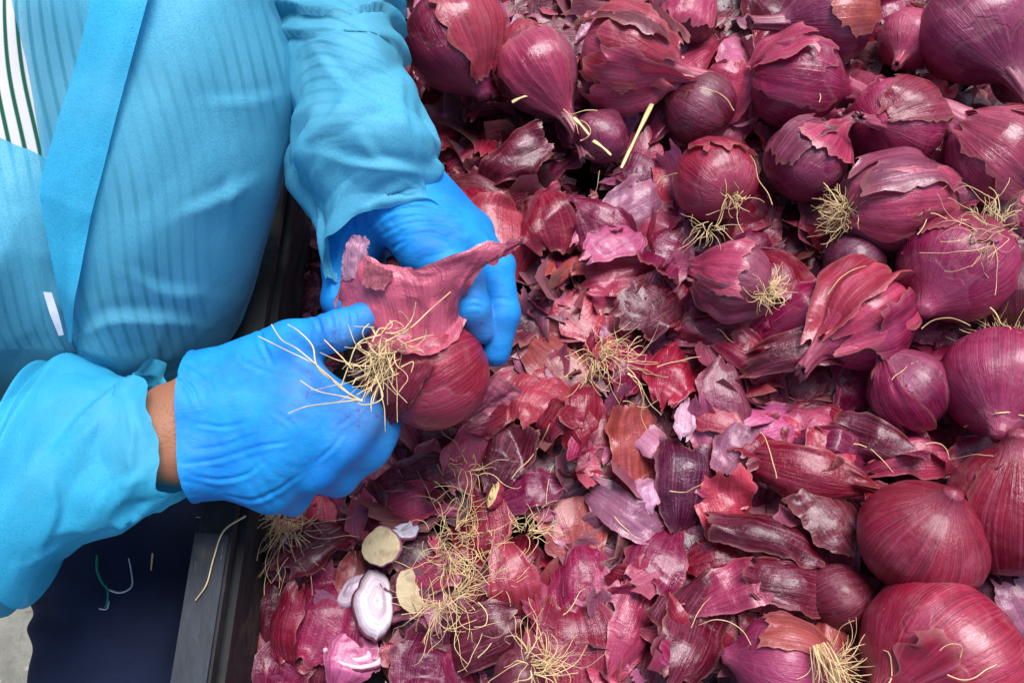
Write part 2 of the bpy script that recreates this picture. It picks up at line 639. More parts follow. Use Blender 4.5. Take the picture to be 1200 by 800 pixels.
bin_part('rim', S0, S1, 0.0, RIM_W, RIM_Z - 0.012, RIM_Z - 0.003, M['bin'])
o = bin_part('rim_plate', S0, 0.103, -0.001, RIM_W - 0.002, RIM_Z - 0.0028, RIM_Z, M['bin2'], 0.0008)
o['label'] = 'scuffed grey-blue lower stretch of rim'
bin_part('wall', S0, S1, 0.004, RIM_W - 0.012, -0.20, RIM_Z - 0.0125, M['bin'])
bin_part('inner_ledge', S0, S1, RIM_W - 0.0115, RIM_W + 0.004, -0.20, RIM_Z - 0.022, M['bin'])
bin_part('wall', S0, S1, BW, BW + 0.02, -0.20, RIM_Z - 0.004, M['bin'])
bin_part('wall', S0 - 0.021, S0 - 0.001, 0.0, BW + 0.02, -0.20, RIM_Z - 0.004, M['bin'])
bin_part('wall', S1 + 0.001, S1 + 0.021, 0.0, BW + 0.02, -0.20, RIM_Z - 0.004, M['bin'])
bin_part('bottom', S0, S1, RIM_W, BW - 0.001, -0.20, -0.125, M['bin'])
for a_, b_ in ((S0 + 0.03, 0.05), (S0 + 0.03, BW - 0.08), (S1 - 0.07, 0.05), (S1 - 0.07, BW - 0.08)):
    bin_part('leg', a_, a_ + 0.04, b_, b_ + 0.04, -0.62, -0.201, M['bin'])

# ------------------------------------------------------------------ heap height field
HX0, HX1, HY0, HY1, HC = -0.36, 0.66, -0.46, 0.62, 0.004
hnx, hny = int((HX1 - HX0) / HC), int((HY1 - HY0) / HC)
hx = HX0 + (np.arange(hnx) + 0.5) * HC
hy = HY0 + (np.arange(hny) + 0.5) * HC
HXG, HYG = np.meshgrid(hx, hy, indexing='ij')
WD = (HXG - ra[0]) * rn[0] + (HYG - ra[1]) * rn[1]        # distance from the rim's outer edge
TARGET = -0.012 + 0.030 * smooth(0.05, 0.35, WD) - 0.012 * smooth(0.16, 0.03, WD) + 0.012 * noise2(HXG * 9, HYG * 9, 8)
H = TARGET - 0.062 + 0.02 * noise2(HXG * 14, HYG * 14, 3) + 0.012 * noise2(HXG * 40, HYG * 40, 4)


def hidx(x, y):
    i = np.clip(((np.asarray(x) - HX0) / HC).astype(int), 0, hnx - 1)
    j = np.clip(((np.asarray(y) - HY0) / HC).astype(int), 0, hny - 1)
    return i, j


HALL = H.copy()          # height with the onions; H itself is the bed of skins alone


def hraise(v, lower=0.0, skins=True):
    i, j = hidx(v[:, 0], v[:, 1])
    if skins:
        np.maximum.at(H, (i, j), v[:, 2] - lower)
    np.maximum.at(HALL, (i, j), v[:, 2] - lower)


def inside_bin(x, y):
    return (x - ra[0]) * rn[0] + (y - ra[1]) * rn[1] > RIM_W + 0.001


# palette (display colours)
PAL = {
    'maroon': (102, 4, 34), 'crimson': (136, 6, 38), 'red': (160, 24, 54), 'coral': (192, 60, 74), 'plum': (120, 14, 60),
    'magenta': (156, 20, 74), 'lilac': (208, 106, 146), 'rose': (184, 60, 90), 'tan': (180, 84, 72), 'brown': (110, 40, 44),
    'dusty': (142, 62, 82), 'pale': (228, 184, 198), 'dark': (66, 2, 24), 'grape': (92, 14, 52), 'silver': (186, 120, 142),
}


def pal(k, jit=0.10):
    c = np.array(s2l(*PAL[k])) * np.array([0.86, 0.80, 0.90])
    return tuple(np.clip(c * (1 + jit * RNG.standard_normal()) * (1 + 0.05 * RNG.standard_normal(3)), 0.003, 0.9))


# ------------------------------------------------------------------ onions
PROF = np.array([(0.0, -0.80), (0.10, -0.86), (0.30, -0.87), (0.58, -0.76), (0.84, -0.50), (0.98, -0.14), (0.99, 0.16), (0.90, 0.46), (0.72, 0.70),
                 (0.50, 0.86), (0.31, 0.98), (0.19, 1.10), (0.14, 1.22)])
PROFD = catmull(PROF, 81)


def onion_surface(th, t, R, hs, seed, point):
    """th angle, t in 0..1 root to neck -> local points, axis z"""
    k = np.clip(t, 0, 1) * 80
    i = np.clip(np.floor(k).astype(int), 0, 79)
    f = (k - i)[..., None]
    pr = PROFD[i] * (1 - f) + PROFD[i + 1] * f
    r = np.maximum(pr[..., 0], 0) * R
    z = pr[..., 1] * R * hs * np.where(pr[..., 1] > 0.6, 1 + point * (pr[..., 1] - 0.6), 1.0)
    c, s = np.cos(th), np.sin(th)
    d = np.stack([c, s, pr[..., 1]], -1)
    lump = 1 + 0.045 * noise3(d * 1.3, seed) + 0.018 * noise3(d * 3.1, seed + 5)
    rib = 1 + 0.005 * np.sin(th * 23 + 3 * noise2(th * 2, t * 2, seed)) * np.sin(np.pi * np.clip(t, 0, 1))
    r = r * lump * rib
    return np.stack([r * c, r * s, z], -1)


def strand(p0, d0, L, n=14, curl=0.5, grav=0.0, floor=None, rng=RNG):
    p = np.array(p0, float)
    d = unit(d0)
    step = L / n
    out = [p.copy()]
    w = rng.standard_normal(3)
    for k in range(n):
        w = 0.72 * w + 0.7 * rng.standard_normal(3)
        d = unit(d + w * curl * 0.25 + np.array([0, 0, -grav * 0.2]))
        p = p + d * step
        if floor is not None:
            i, j = hidx(p[0], p[1])
            zf = HALL[i, j] + floor
            if p[2] < zf:
                p[2] = zf
                d[2] = abs(d[2]) * 0.2
        out.append(p.copy())
    return catmull(np.array(out), n * 2)


def root_mesh(name, p0, axis, r0, L, count, spread, curl, grav=0.0, rad=0.00038, floor=None, nest=0.0):
    fr = frame_from(axis)
    paths, rads = [], []
    for k in range(count):
        a, rr = RNG.uniform(0, 2 * math.pi), r0 * math.sqrt(RNG.uniform(0, 1))
        st = p0 + fr @ np.array([rr * math.cos(a), rr * math.sin(a), RNG.uniform(-0.1, 0.1) * r0])
        sp = spread * RNG.uniform(0.2, 1.2)
        dd = fr @ np.array([math.cos(a) * sp, math.sin(a) * sp, 1.0 if RNG.random() > nest else RNG.uniform(-0.6, 0.4)])
        paths.append(strand(st, dd, L * RNG.uniform(0.35, 1.15), 12, curl * RNG.uniform(0.5, 1.4), grav, floor))
        rads.append(rad * RNG.uniform(0.65, 1.25))
    v, f, uv = tubes(paths, rads, 5, 0.55)
    return mesh_np(name, v, f, uv)


def flap_mesh(name, R, hs, seed, point, th0, dth, t0, t1, off, lift, rng):
    """a torn outer layer that still clings to the bulb"""
    nu, nv = 26, 22
    u = np.linspace(-1, 1, nu)[None, :] + np.zeros((nv, 1))
    v = np.linspace(-1, 1, nv)[:, None] + np.zeros((1, nu))
    eu = np.abs(u) ** 3
    ev = np.abs(v) ** 3
    s = int(rng.integers(1, 9999))
    th = th0 + dth * u * (1 + 0.30 * noise2(v * 2.5, np.sign(u) * 3.0, s) + 0.10 * eu * noise2(v * 11, np.sign(u) * 5.0, s + 1))
    tt = (t0 + t1) / 2 + (t1 - t0) / 2 * v * (1 + 0.32 * ev * noise2(u * 3.2, np.sign(v) * 3.0, s + 2) + 0.10 * ev * noise2(u * 7, np.sign(v) * 5.0, s + 3) + 0.05 * ev * noise2(u * 19, np.sign(v) * 5.0, s + 13))
    p = onion_surface(th, tt, R, hs, seed, point)
    ed = np.maximum(np.abs(u), np.abs(v))
    o = off + 0.0009 * noise2(u * 2, v * 2, s + 8) + lift * (smooth(0.45, 1.0, np.abs(u)) * (0.5 + 0.5 * noise2(v * 2, np.sign(u), s + 4)) + smooth(0.45, 1, np.abs(v)) * (0.5 + 0.6 * noise2(u * 2, np.sign(v), s + 5)))
    rad = p.copy()
    rad[..., 2] *= 0.9
    rad /= np.maximum(np.linalg.norm(rad, axis=-1, keepdims=True), 1e-6)
    p = p + rad * np.maximum(o, 0.0004)[..., None]
    edge = smooth(0.86, 1.0, ed)
    return mesh_np(name, p.reshape(-1, 3), grid_faces(nu, nv), np.stack([th / (2 * math.pi) * 2, tt], -1).reshape(-1, 2), {'edge': edge.ravel()})


ONION_PX = []


def onion(px, py, rpx, z, ang, el, col, label, hs=0.95, point=0.2, neck=0.03, neck_r=0.2, roots=0, root_len=0.03, flaps=(), seed=None, neck_bend=0.3,
          fcol=None, raise_heap=True, group='red onions lying in the heap'):
    seed = seed or int(px * 7 + py)
    rng = np.random.default_rng(seed)
    z += 0.010 if raise_heap else 0.0
    c = P(px, py, z)
    depth = np.linalg.norm(c - CAM)
    cosv = abs((c - CAM) @ np.array([0, math.sin(TILT), -math.cos(TILT)]))
    R = rpx * cosv / FPX
    a, e = math.radians(ang), math.radians(el)
    axis = np.array([math.cos(a) * math.cos(e), math.sin(a) * math.cos(e), math.sin(e)])
    fr = frame_from(axis, rng.uniform(0, 6.28))
    root = empty('red_onion', tuple(c))
    from mathutils import Matrix
    root.rotation_euler = Matrix(fr.tolist()).to_euler()
    tag(root, label, 'onion', group)
    nu, nv = 72, 48
    th = np.linspace(0, 2 * math.pi, nu + 1)[None, :] + np.zeros((nv, 1))
    tt = np.linspace(0, 1, nv)[:, None] ** 1.0 + np.zeros((1, nu + 1))
    p = onion_surface(th, tt, R, hs, seed, point)
    if neck <= 0:      # dried tip pinched shut
        p[-1] = p[-1].mean(0) + np.array([0, 0, 0.02 * R])
    uv = np.stack([th / (2 * math.pi) * 2, tt], -1).reshape(-1, 2)
    pl = p.reshape(-1, 3)
    colr = pal(col)
    obj('bulb', mesh_np('bulb', pl, grid_faces(nu + 1, nv), uv, {'edge': np.zeros(len(pl))}), M['bulb'], root, colr)
    if raise_heap:
        wv = pl @ fr.T + c
        hraise(wv, 0.002, False)
    ztop = PROF[-2, 1] * R * hs * (1 + point * (PROF[-2, 1] - 0.6))
    if neck > 0:
        n = 16
        bend = neck_bend * rng.choice([-1, 1])
        ax = np.zeros((n, 3))
        s = np.linspace(0, 1, n)
        ax[:, 2] = ztop - 0.12 * R + s * neck
        ax[:, 0] = bend * neck * s ** 2
        nu2 = 28
        thn = np.linspace(0, 2 * math.pi, nu2 + 1)
        rr = R * neck_r * (1.55 - 0.75 * np.sqrt(s) + 0.10 * s ** 4)[:, None] * (1 + 0.10 * np.sin(thn * 7 + seed)[None] + 0.14 * noise2(np.cos(thn)[None] * 2 + 5, s[:, None] * 3 + np.sin(thn)[None] * 2, seed))
        V = np.stack([ax[:, 0][:, None] + rr * np.cos(thn)[None], ax[:, 1][:, None] + 0.72 * rr * np.sin(thn)[None],
                      ax[:, 2][:, None] + 0.10 * neck * (s ** 3)[:, None] * noise2(np.cos(thn)[None] * 3, np.sin(thn)[None] * 3, seed + 3)], -1)
        # close the cut end with an inner cup
        cup = V[-1] * 0.35 + V[-1].mean(0) * 0.65 - np.array([0, 0, 0.12 * neck])
        V = np.concatenate([V, cup[None]], 0)
        UV = np.stack([np.broadcast_to(thn / 6.283, V.shape[:2]), np.broadcast_to(np.linspace(0, 0.4, n + 1)[:, None], V.shape[:2])], -1)
        E = np.zeros(V.shape[:2]); E[-2] = 1.0; E[-1] = 0.8
        obj('neck', mesh_np('neck', V.reshape(-1, 3), grid_faces(nu2 + 1, n + 1), UV.reshape(-1, 2), {'edge': E.ravel()}), M['neck'], root,
            tuple(0.75 * np.array(colr) + 0.25 * np.array(s2l(170, 110, 110))))
        if raise_heap:
            hraise(V.reshape(-1, 3) @ fr.T + c, 0.002, False)
    if roots:
        p0 = np.array([0, 0, -0.855 * R * hs])
        obj('root_tuft', root_mesh('root_tuft', p0, (0, 0, -1), 0.16 * R, root_len, roots, 1.1, 0.7, 0.0), M['root'], root)
    for k, (th0, dth, t0, t1, lift) in enumerate(flaps):
        fc = pal(fcol[k % len(fcol)]) if fcol else tuple(np.clip(np.array(colr) * rng.uniform(0.8, 1.5), 0, 0.9))
        # th0 is measured from the side of the bulb that faces the sky
        up = fr.T @ np.array([0, -0.25, 1.0])
        tb = math.atan2(up[1], up[0])
        obj('skin_flap', flap_mesh('skin_flap', R, hs, seed, point, tb + th0, dth, t0, t1, 0.0009 + 0.0008 * k, lift, rng), M['skin'], root, fc)
    ONION_PX.append((px, py, rpx))
    return root


onion(532, 46, 60, 0.012, -62, -12, 'plum', 'large glossy pinkish-purple onion at the top beside the blue sleeve', 0.98, 0.25, 0.0, flaps=((-0.6, 0.8, 0.35, 0.85, 0.003),), fcol=('coral',))
onion(628, 82, 47, -0.004, -58, -8, 'dusty', 'dull mauve onion with long withered stem beside the large glossy one', 1.1, 0.5, 0.05, 0.20, flaps=((0.3, 0.9, 0.3, 0.95, 0.002),), fcol=('rose',))
onion(735, 66, 60, 0.008, -30, 10, 'rose', 'big onion in ragged torn pink and brown skins at the top centre', 0.95, 0.2, 0.03, flaps=((0.2, 1.0, 0.35, 0.8, 0.006), (-0.8, 0.7, 0.2, 0.7, 0.008), (1.0, 0.6, 0.4, 0.95, 0.01)), fcol=('coral', 'brown', 'rose'))
onion(930, 96, 54, 0.006, -8, -4, 'magenta', 'shiny magenta onion with dark neck pointing right, upper right area', 0.98, 0.3, 0.035, flaps=((0.1, 0.9, 0.12, 0.6, 0.003), (-0.7, 0.6, 0.05, 0.45, 0.007)), fcol=('magenta', 'rose'))
onion(972, 22, 56, 0.006, 190, 5, 'plum', 'onion with tan torn patch at the top edge, neck pointing left', 0.95, 0.2, 0.03, flaps=((0.1, 0.8, 0.2, 0.55, 0.004),), fcol=('tan',))
onion(1140, 34, 64, 0.018, -72, 10, 'plum', 'dusty purple onion with bent stem hanging down at the top right', 0.95, 0.5, 0.055, 0.17, neck_bend=0.15)
onion(1050, 146, 55, 0.004, 210, 38, 'magenta', 'purple onion with cut stump facing the viewer, right of centre top', 0.92, 0.1, 0.028, 0.16, flaps=((0.4, 0.7, 0.45, 0.9, 0.003),), fcol=('crimson',))
onion(1165, 186, 58, 0.010, 140, 12, 'magenta', 'onion at right edge with long pink stem lying over it', 0.95, 0.2, 0.07, 0.24, flaps=((0.0, 0.9, 0.3, 0.8, 0.005), (1.2, 0.6, 0.2, 0.6, 0.004)), fcol=('rose', 'magenta'))
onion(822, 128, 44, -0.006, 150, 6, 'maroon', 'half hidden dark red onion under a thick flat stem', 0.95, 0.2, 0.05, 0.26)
onion(838, 212, 50, 0.004, 110, -30, 'red', 'pinkish-red onion with small root tuft below, left of the onion group', 0.95, 0.1, 0.0, roots=26, root_len=0.025, flaps=((0.5, 0.8, 0.4, 0.85, 0.004),), fcol=('red',))
onion(942, 190, 48, -0.004, 42, 14, 'plum', 'dull purple onion with clipped pale stem, in the upper right group', 0.98, 0.3, 0.038, 0.15, flaps=((0.2, 0.7, 0.5, 0.95, 0.006), (-0.6, 0.5, 0.3, 0.7, 0.003)), fcol=('rose', 'dusty'))
onion(1046, 240, 58, 0.008, 8, -2, 'dusty', 'onion in flaking greyish-pink skins with straw-coloured roots at its left', 1.12, 0.5, 0.02, 0.15, roots=60, root_len=0.030, flaps=((0.2, 0.8, 0.15, 0.7, 0.004), (-0.7, 0.7, 0.3, 0.8, 0.006), (0.9, 0.5, 0.4, 0.9, 0.008)), fcol=('rose', 'dusty', 'rose'))
onion(1122, 312, 66, 0.012, 228, 8, 'magenta', 'smooth bright pink onion with root tuft at its upper right', 0.98, 0.2, 0.0, roots=80, root_len=0.036, flaps=((0.7, 0.6, 0.1, 0.5, 0.002),), fcol=('rose',))
onion(1172, 447, 66, 0.016, 246, 22, 'magenta', 'bright crimson onion with frizzy roots on top, at the right edge', 1.0, 0.2, 0.0, roots=90, root_len=0.040)
onion(1066, 458, 47, -0.004, 130, 22, 'plum', 'dark purple onion tucked left of the bright crimson one', 1.02, 0.2, 0.0, flaps=((-0.9, 0.5, 0.3, 0.9, 0.003),), fcol=('magenta',))
onion(1080, 632, 72, 0.016, 75, 58, 'crimson', 'round smooth deep-red onion standing with its top towards the viewer', 0.92, 0.1, 0.0)
onion(1192, 600, 78, 0.020, 100, 35, 'crimson', 'large red onion cut off by the right edge of the picture', 0.98, 0.2, 0.0, flaps=((-0.5, 0.8, 0.3, 0.8, 0.002),), fcol=('crimson',))
onion(1108, 772, 97, 0.020, 205, 14, 'red', 'biggest dusty red onion at the bottom right with torn flap on its left', 0.9, 0.15, 0.0, flaps=((0.25, 0.75, 0.62, 0.97, 0.003),), fcol=('red',))
onion(918, 778, 58, 0.004, 172, -6, 'magenta', 'speckled pink onion with straight brush of roots, at the bottom edge', 0.95, 0.1, 0.0, roots=60, root_len=0.04, flaps=((0.9, 0.5, 0.2, 0.6, 0.005),), fcol=('tan',))
onion(862, 328, 46, 0.002, 160, -8, 'dusty', 'dull mauve onion with dark mossy root tuft on its right', 0.95, 0.1, 0.0, roots=44, root_len=0.020, flaps=((0.1, 0.7, 0.4, 0.9, 0.004), (-0.9, 0.5, 0.2, 0.7, 0.006)), fcol=('rose', 'dusty'))
onion(1010, 375, 58, -0.004, 215, 12, 'magenta', 'onion buried under layered lilac and pink loose skins', 1.0, 0.3, 0.03, flaps=((0.2, 0.8, 0.2, 0.8, 0.006), (-0.7, 0.7, 0.1, 0.6, 0.010), (0.9, 0.6, 0.3, 0.9, 0.012)), fcol=('rose', 'magenta', 'coral'))
onion(703, 162, 33, -0.012, 60, 20, 'plum', 'small purple onion sunk among skins and straw', 0.95, 0.2, 0.0)
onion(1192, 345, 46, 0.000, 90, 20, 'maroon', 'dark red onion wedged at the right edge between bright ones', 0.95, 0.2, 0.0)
onion(1066, 46, 36, -0.008, -120, 10, 'rose', 'small pale pink onion wedged between two big ones at the top', 0.95, 0.3, 0.02)
onion(1196, 92, 34, -0.004, 30, 10, 'maroon', 'sliver of dark onion at the right edge under the dusty purple one', 0.95, 0.3, 0.0)
onion(612, 792, 34, -0.006, 200, -20, 'maroon', 'small dark onion top with wiry roots at the bottom edge', 0.95, 0.2, 0.0, roots=30, root_len=0.035)
onion(1175, 700, 42, -0.012, 120, 20, 'grape', 'half hidden purple onion with whitish scuffs between the big right-hand ones', 0.95, 0.3, 0.0, flaps=((0.1, 0.6, 0.3, 0.7, 0.004),), fcol=('silver',))
onion(800, 20, 40, -0.014, 80, 10, 'dusty', 'dusty onion half covered by curled skins at the top edge', 0.95, 0.3, 0.0, flaps=((0.1, 0.8, 0.3, 0.8, 0.006),), fcol=('rose',))
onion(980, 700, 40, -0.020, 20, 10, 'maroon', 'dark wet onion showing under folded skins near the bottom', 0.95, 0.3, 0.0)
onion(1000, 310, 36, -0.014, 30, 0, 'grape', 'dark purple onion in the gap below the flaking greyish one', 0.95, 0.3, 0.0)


# ------------------------------------------------------------------ loose skins
def skin_grid(L, W, rng, n=24, curv=1.0, crump=1.0, rag=1.0, shape=None):
    """returns points (n, n, 3), uv and edge for one scrap; the veins run along y"""
    s = int(rng.integers(1, 999999))
    u = np.linspace(-1, 1, n)[None, :] + np.zeros((n, 1))
    v = np.linspace(-1, 1, n)[:, None] + np.zeros((1, n))
    shape = rng.uniform(0, 1) if shape is None else shape
    taper = rng.uniform(-0.45, 0.45)
    wv = (1 + taper * v) * (1 - (0.25 + 0.5 * shape) * np.abs(v) ** 2.4)
    eu, ev = np.abs(u) ** 4, np.abs(v) ** 4
    step = np.floor(noise2(v * 3.5, np.sign(u) * 3.0, s) * 3) / 3
    wv = wv * (1 + rag * (0.20 * noise2(v * 1.6, np.sign(u) * 3.0, s + 1) + eu * (0.14 * step + 0.10 * noise2(v * 5, np.sign(u) * 7.0, s + 2) + 0.05 * noise2(v * 14, np.sign(u) * 7.0, s + 12))))
    stepv = np.floor(noise2(u * 3.5, np.sign(v) * 3.0, s + 3) * 3) / 3
    lv = 1 + rag * (0.26 * np.abs(v) * noise2(u * 1.8, np.sign(v) * 3.0, s + 4) + ev * (0.18 * stepv + 0.10 * noise2(u * 5, np.sign(v) * 7.0, s + 5) + 0.06 * noise2(u * 14, np.sign(v) * 7.0, s + 13)))
    x = u * wv * W / 2
    y = v * lv * L / 2
    # bow: shell of the bulb it came from, more or less flattened or rolled
    R1 = (0.030 + 0.035 * rng.uniform()) / max(curv, 0.05)
    R2 = (0.045 + 0.06 * rng.uniform()) / max(curv, 0.05)
    z = -(np.sqrt(R1 ** 2 + (x * 1.0) ** 2) - R1) * 1.15 - (y ** 2) / (2 * R2)
    sz = max(L, W)
    q = np.stack([x / sz, y / sz], -1)
    ang = rng.uniform(0, math.pi)
    ca, sa = math.cos(ang), math.sin(ang)
    a, b = q[..., 0] * ca + q[..., 1] * sa, -q[..., 0] * sa + q[..., 1] * ca
    z = z + crump * sz * (0.06 * np.abs(noise2(a * 2.2, b * 2.2, s + 6)) + 0.020 * np.abs(noise2(a * 5, b * 3, s + 7)) + 0.008 * noise2(a * 10, b * 8, s + 8))
    if n > 8:
        z = z + crump * sz * (0.075 * tin(a * 3.0 + 9, b * 3.0 + 9, s + 20, 0.15) + 0.020 * tin(a * 8 + 3, b * 6 + 3, s + 25, 0.2))
    # edges curl
    z = z + sz * 0.11 * (smooth(0.55, 1.0, np.abs(u)) ** 1.5 * noise2(v * 1.7, np.sign(u) * 9.0, s + 21) + smooth(0.55, 1.0, np.abs(v)) ** 1.5 * noise2(u * 1.7, np.sign(v) * 9.0, s + 22))
    # one folded corner or lip
    if rng.uniform() < 0.6:
        fd = a * rng.choice([-1, 1]) - rng.uniform(0.10, 0.28)
        z = z + np.maximum(fd, 0) * sz * rng.uniform(0.5, 1.6) * rng.choice([-1, 1, 1])
    x = x + crump * sz * 0.015 * noise2(a * 4, b * 4, s + 9)
    y = y + crump * sz * 0.015 * noise2(a * 4, b * 4, s + 10)
    z = z - z.mean()
    edge = smooth(0.90, 1.0, np.maximum(np.abs(u), np.abs(v)))
    return np.stack([x, y, z], -1), np.stack([u * 0.5 * W / 0.08, v * 0.5 * L / 0.06], -1), edge


def place(pl, c, yaw, tilt, tdir, flip, q=45, sink=0.0, zfix=None):
    """turn a scrap, drop it on the heap at c (x, y); returns world points"""
    p = pl.reshape(-1, 3).copy()
    if flip:
        p[:, 2] *= -1
        p[:, 0] *= -1
    cy, sy = math.cos(yaw), math.sin(yaw)
    p = p @ np.array([[cy, sy, 0], [-sy, cy, 0], [0, 0, 1]])
    k = np.array([-math.sin(tdir), math.cos(tdir), 0])
    ct, st = math.cos(tilt), math.sin(tilt)
    p = p * ct + np.cross(k, p) * st + np.outer(p @ k, k) * (1 - ct)
    p[:, 0] += c[0]
    p[:, 1] += c[1]
    if zfix is None:
        i, j = hidx(p[:, 0], p[:, 1])
        p[:, 2] += np.percentile(H[i, j] - p[:, 2], q) - sink
    else:
        p[:, 2] += zfix
    return p


LANDMARKS = [(532, 46, 'large glossy onion'), (628, 82, 'dull mauve long-stemmed onion'), (735, 66, 'ragged pink-brown onion'), (930, 96, 'shiny magenta onion'),
             (838, 212, 'pinkish-red onion'), (862, 328, 'mossy-rooted mauve onion'), (1046, 240, 'flaking greyish-pink onion'), (1122, 312, 'smooth bright pink onion'),
             (1066, 458, 'dark purple onion'), (1080, 632, 'round deep-red onion'), (1108, 772, 'biggest dusty onion'), (918, 778, 'speckled pink onion'), (507, 432, 'held onion'),
             (535, 640, 'big root nest'), (700, 420, 'middle root tuft'), (678, 598, 'broad orange-tan skin'), (872, 452, 'round grey-brown skin'), (345, 712, 'large veined plum sheet'),
             (822, 560, 'dark striped skin'), (758, 508, 'pointed tan-coral skin'), (588, 248, 'wide coral ribbed skin'), (955, 548, 'long curved crimson skin'), (682, 765, 'wide striped sheet')]
COLWORD = {'maroon': 'dark maroon', 'crimson': 'crimson', 'red': 'red', 'coral': 'coral', 'plum': 'plum', 'magenta': 'magenta', 'lilac': 'pale lilac', 'rose': 'rose-pink', 'tan': 'tan',
           'brown': 'brown', 'dusty': 'dusty', 'pale': 'whitish', 'dark': 'blackish red', 'grape': 'deep purple', 'silver': 'silvery'}


def whereabouts(px, py):
    d, x, y, nm = min((((px - a) ** 2 + (py - b) ** 2) ** 0.5, a, b, n) for a, b, n in LANDMARKS)
    k = int(round(math.degrees(math.atan2(y - py, px - x)) / 45)) % 8
    side = ['right of', 'upper right of', 'above', 'upper left of', 'left of', 'lower left of', 'below', 'lower right of'][k]
    return ('close ' if d < 70 else 'farther ') + side + ' the ' + nm




def loose_skin(px, py, Lpx, Wpx, ang, col, label=None, tilt=None, flip=False, curv=1.0, crump=1.0, z=None, shape=None, seed=None, group='loose onion skins', q=86, rag=1.0):
    rng = np.random.default_rng(seed if seed is not None else int(px * 13 + py * 7 + Lpx))
    zz = 0.02 if z is None else z
    c = P(px, py, zz)
    k = 0.70 * np.linalg.norm(c - CAM) / 0.70 / 1000
    pl, uv, ed = skin_grid(Lpx * k, Wpx * k, rng, 30, curv, crump, rag, shape)
    tl = math.radians(rng.uniform(5, 28) if tilt is None else tilt)
    w = place(pl, c, math.radians(ang - 90), tl, rng.uniform(0, 6.28), flip, q, 0.0, None if z is None else z)
    hraise(w, 0.003)
    m = w.mean(0)
    n = pl.shape[0]
    me = mesh_np('onion_skin', w - m, grid_faces(n, n), uv.reshape(-1, 2), {'edge': ed.ravel()})
    o = obj('onion_skin', me, M['skin'], None, pal(col))
    o.location = m
    if label is None:
        label = '%s %s %s skin %s' % ('big' if Lpx > 80 else 'medium' if Lpx > 62 else 'small', COLWORD[col], 'cupped' if flip else 'arched', whereabouts(px, py))
    tag(o, label, 'onion skin', group)
    return o


# joined litter that fills the depth of the heap
def litter(count, s0, s1, zone, tint_keys, name, label, sink, tiltmax, n=9, tries=5):
    V, F, U, E, C = [], [], [], [], []
    base = 0
    rng = np.random.default_rng(99 + count)
    done = 0
    gf = grid_faces(n, n)
    while done < count:
        best, bc = 1e9, None
        for _ in range(tries):
            x, y = rng.uniform(HX0 + 0.06, HX1 - 0.03), rng.uniform(HY0 + 0.03, HY1 - 0.03)
            if not inside_bin(x, y):
                continue
            i, j = hidx(x, y)
            d = H[i, j] - TARGET[i, j]
            if d < best:
                best, bc = d, (x, y)
        if bc is None:
            continue
        done += 1
        if best > zone:
            continue
        L = rng.uniform(s0, s1)
        pl, uv, ed = skin_grid(L, L * rng.uniform(0.5, 1.0), rng, n, 1.0, 1.2, 1.0)
        w = place(pl, bc, rng.uniform(0, 6.28), math.radians(rng.uniform(5, tiltmax)), rng.uniform(0, 6.28), rng.random() < 0.4, 50, sink)
        hraise(w, 0.004)
        V.append(w); F.append(gf + base); U.append(uv.reshape(-1, 2)); E.append(ed.ravel())
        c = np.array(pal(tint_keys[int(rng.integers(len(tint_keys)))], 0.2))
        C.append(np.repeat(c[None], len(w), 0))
        base += len(w)
    me = mesh_np(name, np.concatenate(V), np.concatenate(F), np.concatenate(U), {'edge': np.concatenate(E), 'tint': np.concatenate(C)})
    o = obj(name, me, M['litter'])
    tag(o, label, 'onion skins')
    o['kind'] = 'stuff'
    return o


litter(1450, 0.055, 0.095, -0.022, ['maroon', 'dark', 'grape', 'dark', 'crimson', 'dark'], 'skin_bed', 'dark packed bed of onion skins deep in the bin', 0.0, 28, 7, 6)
litter(1100, 0.030, 0.065, -0.006, ['maroon', 'crimson', 'dark', 'grape', 'red', 'plum', 'dark'], 'skin_litter', 'crushed dark red onion skins filling gaps between bigger sheets', 0.002, 60, 9, 4)

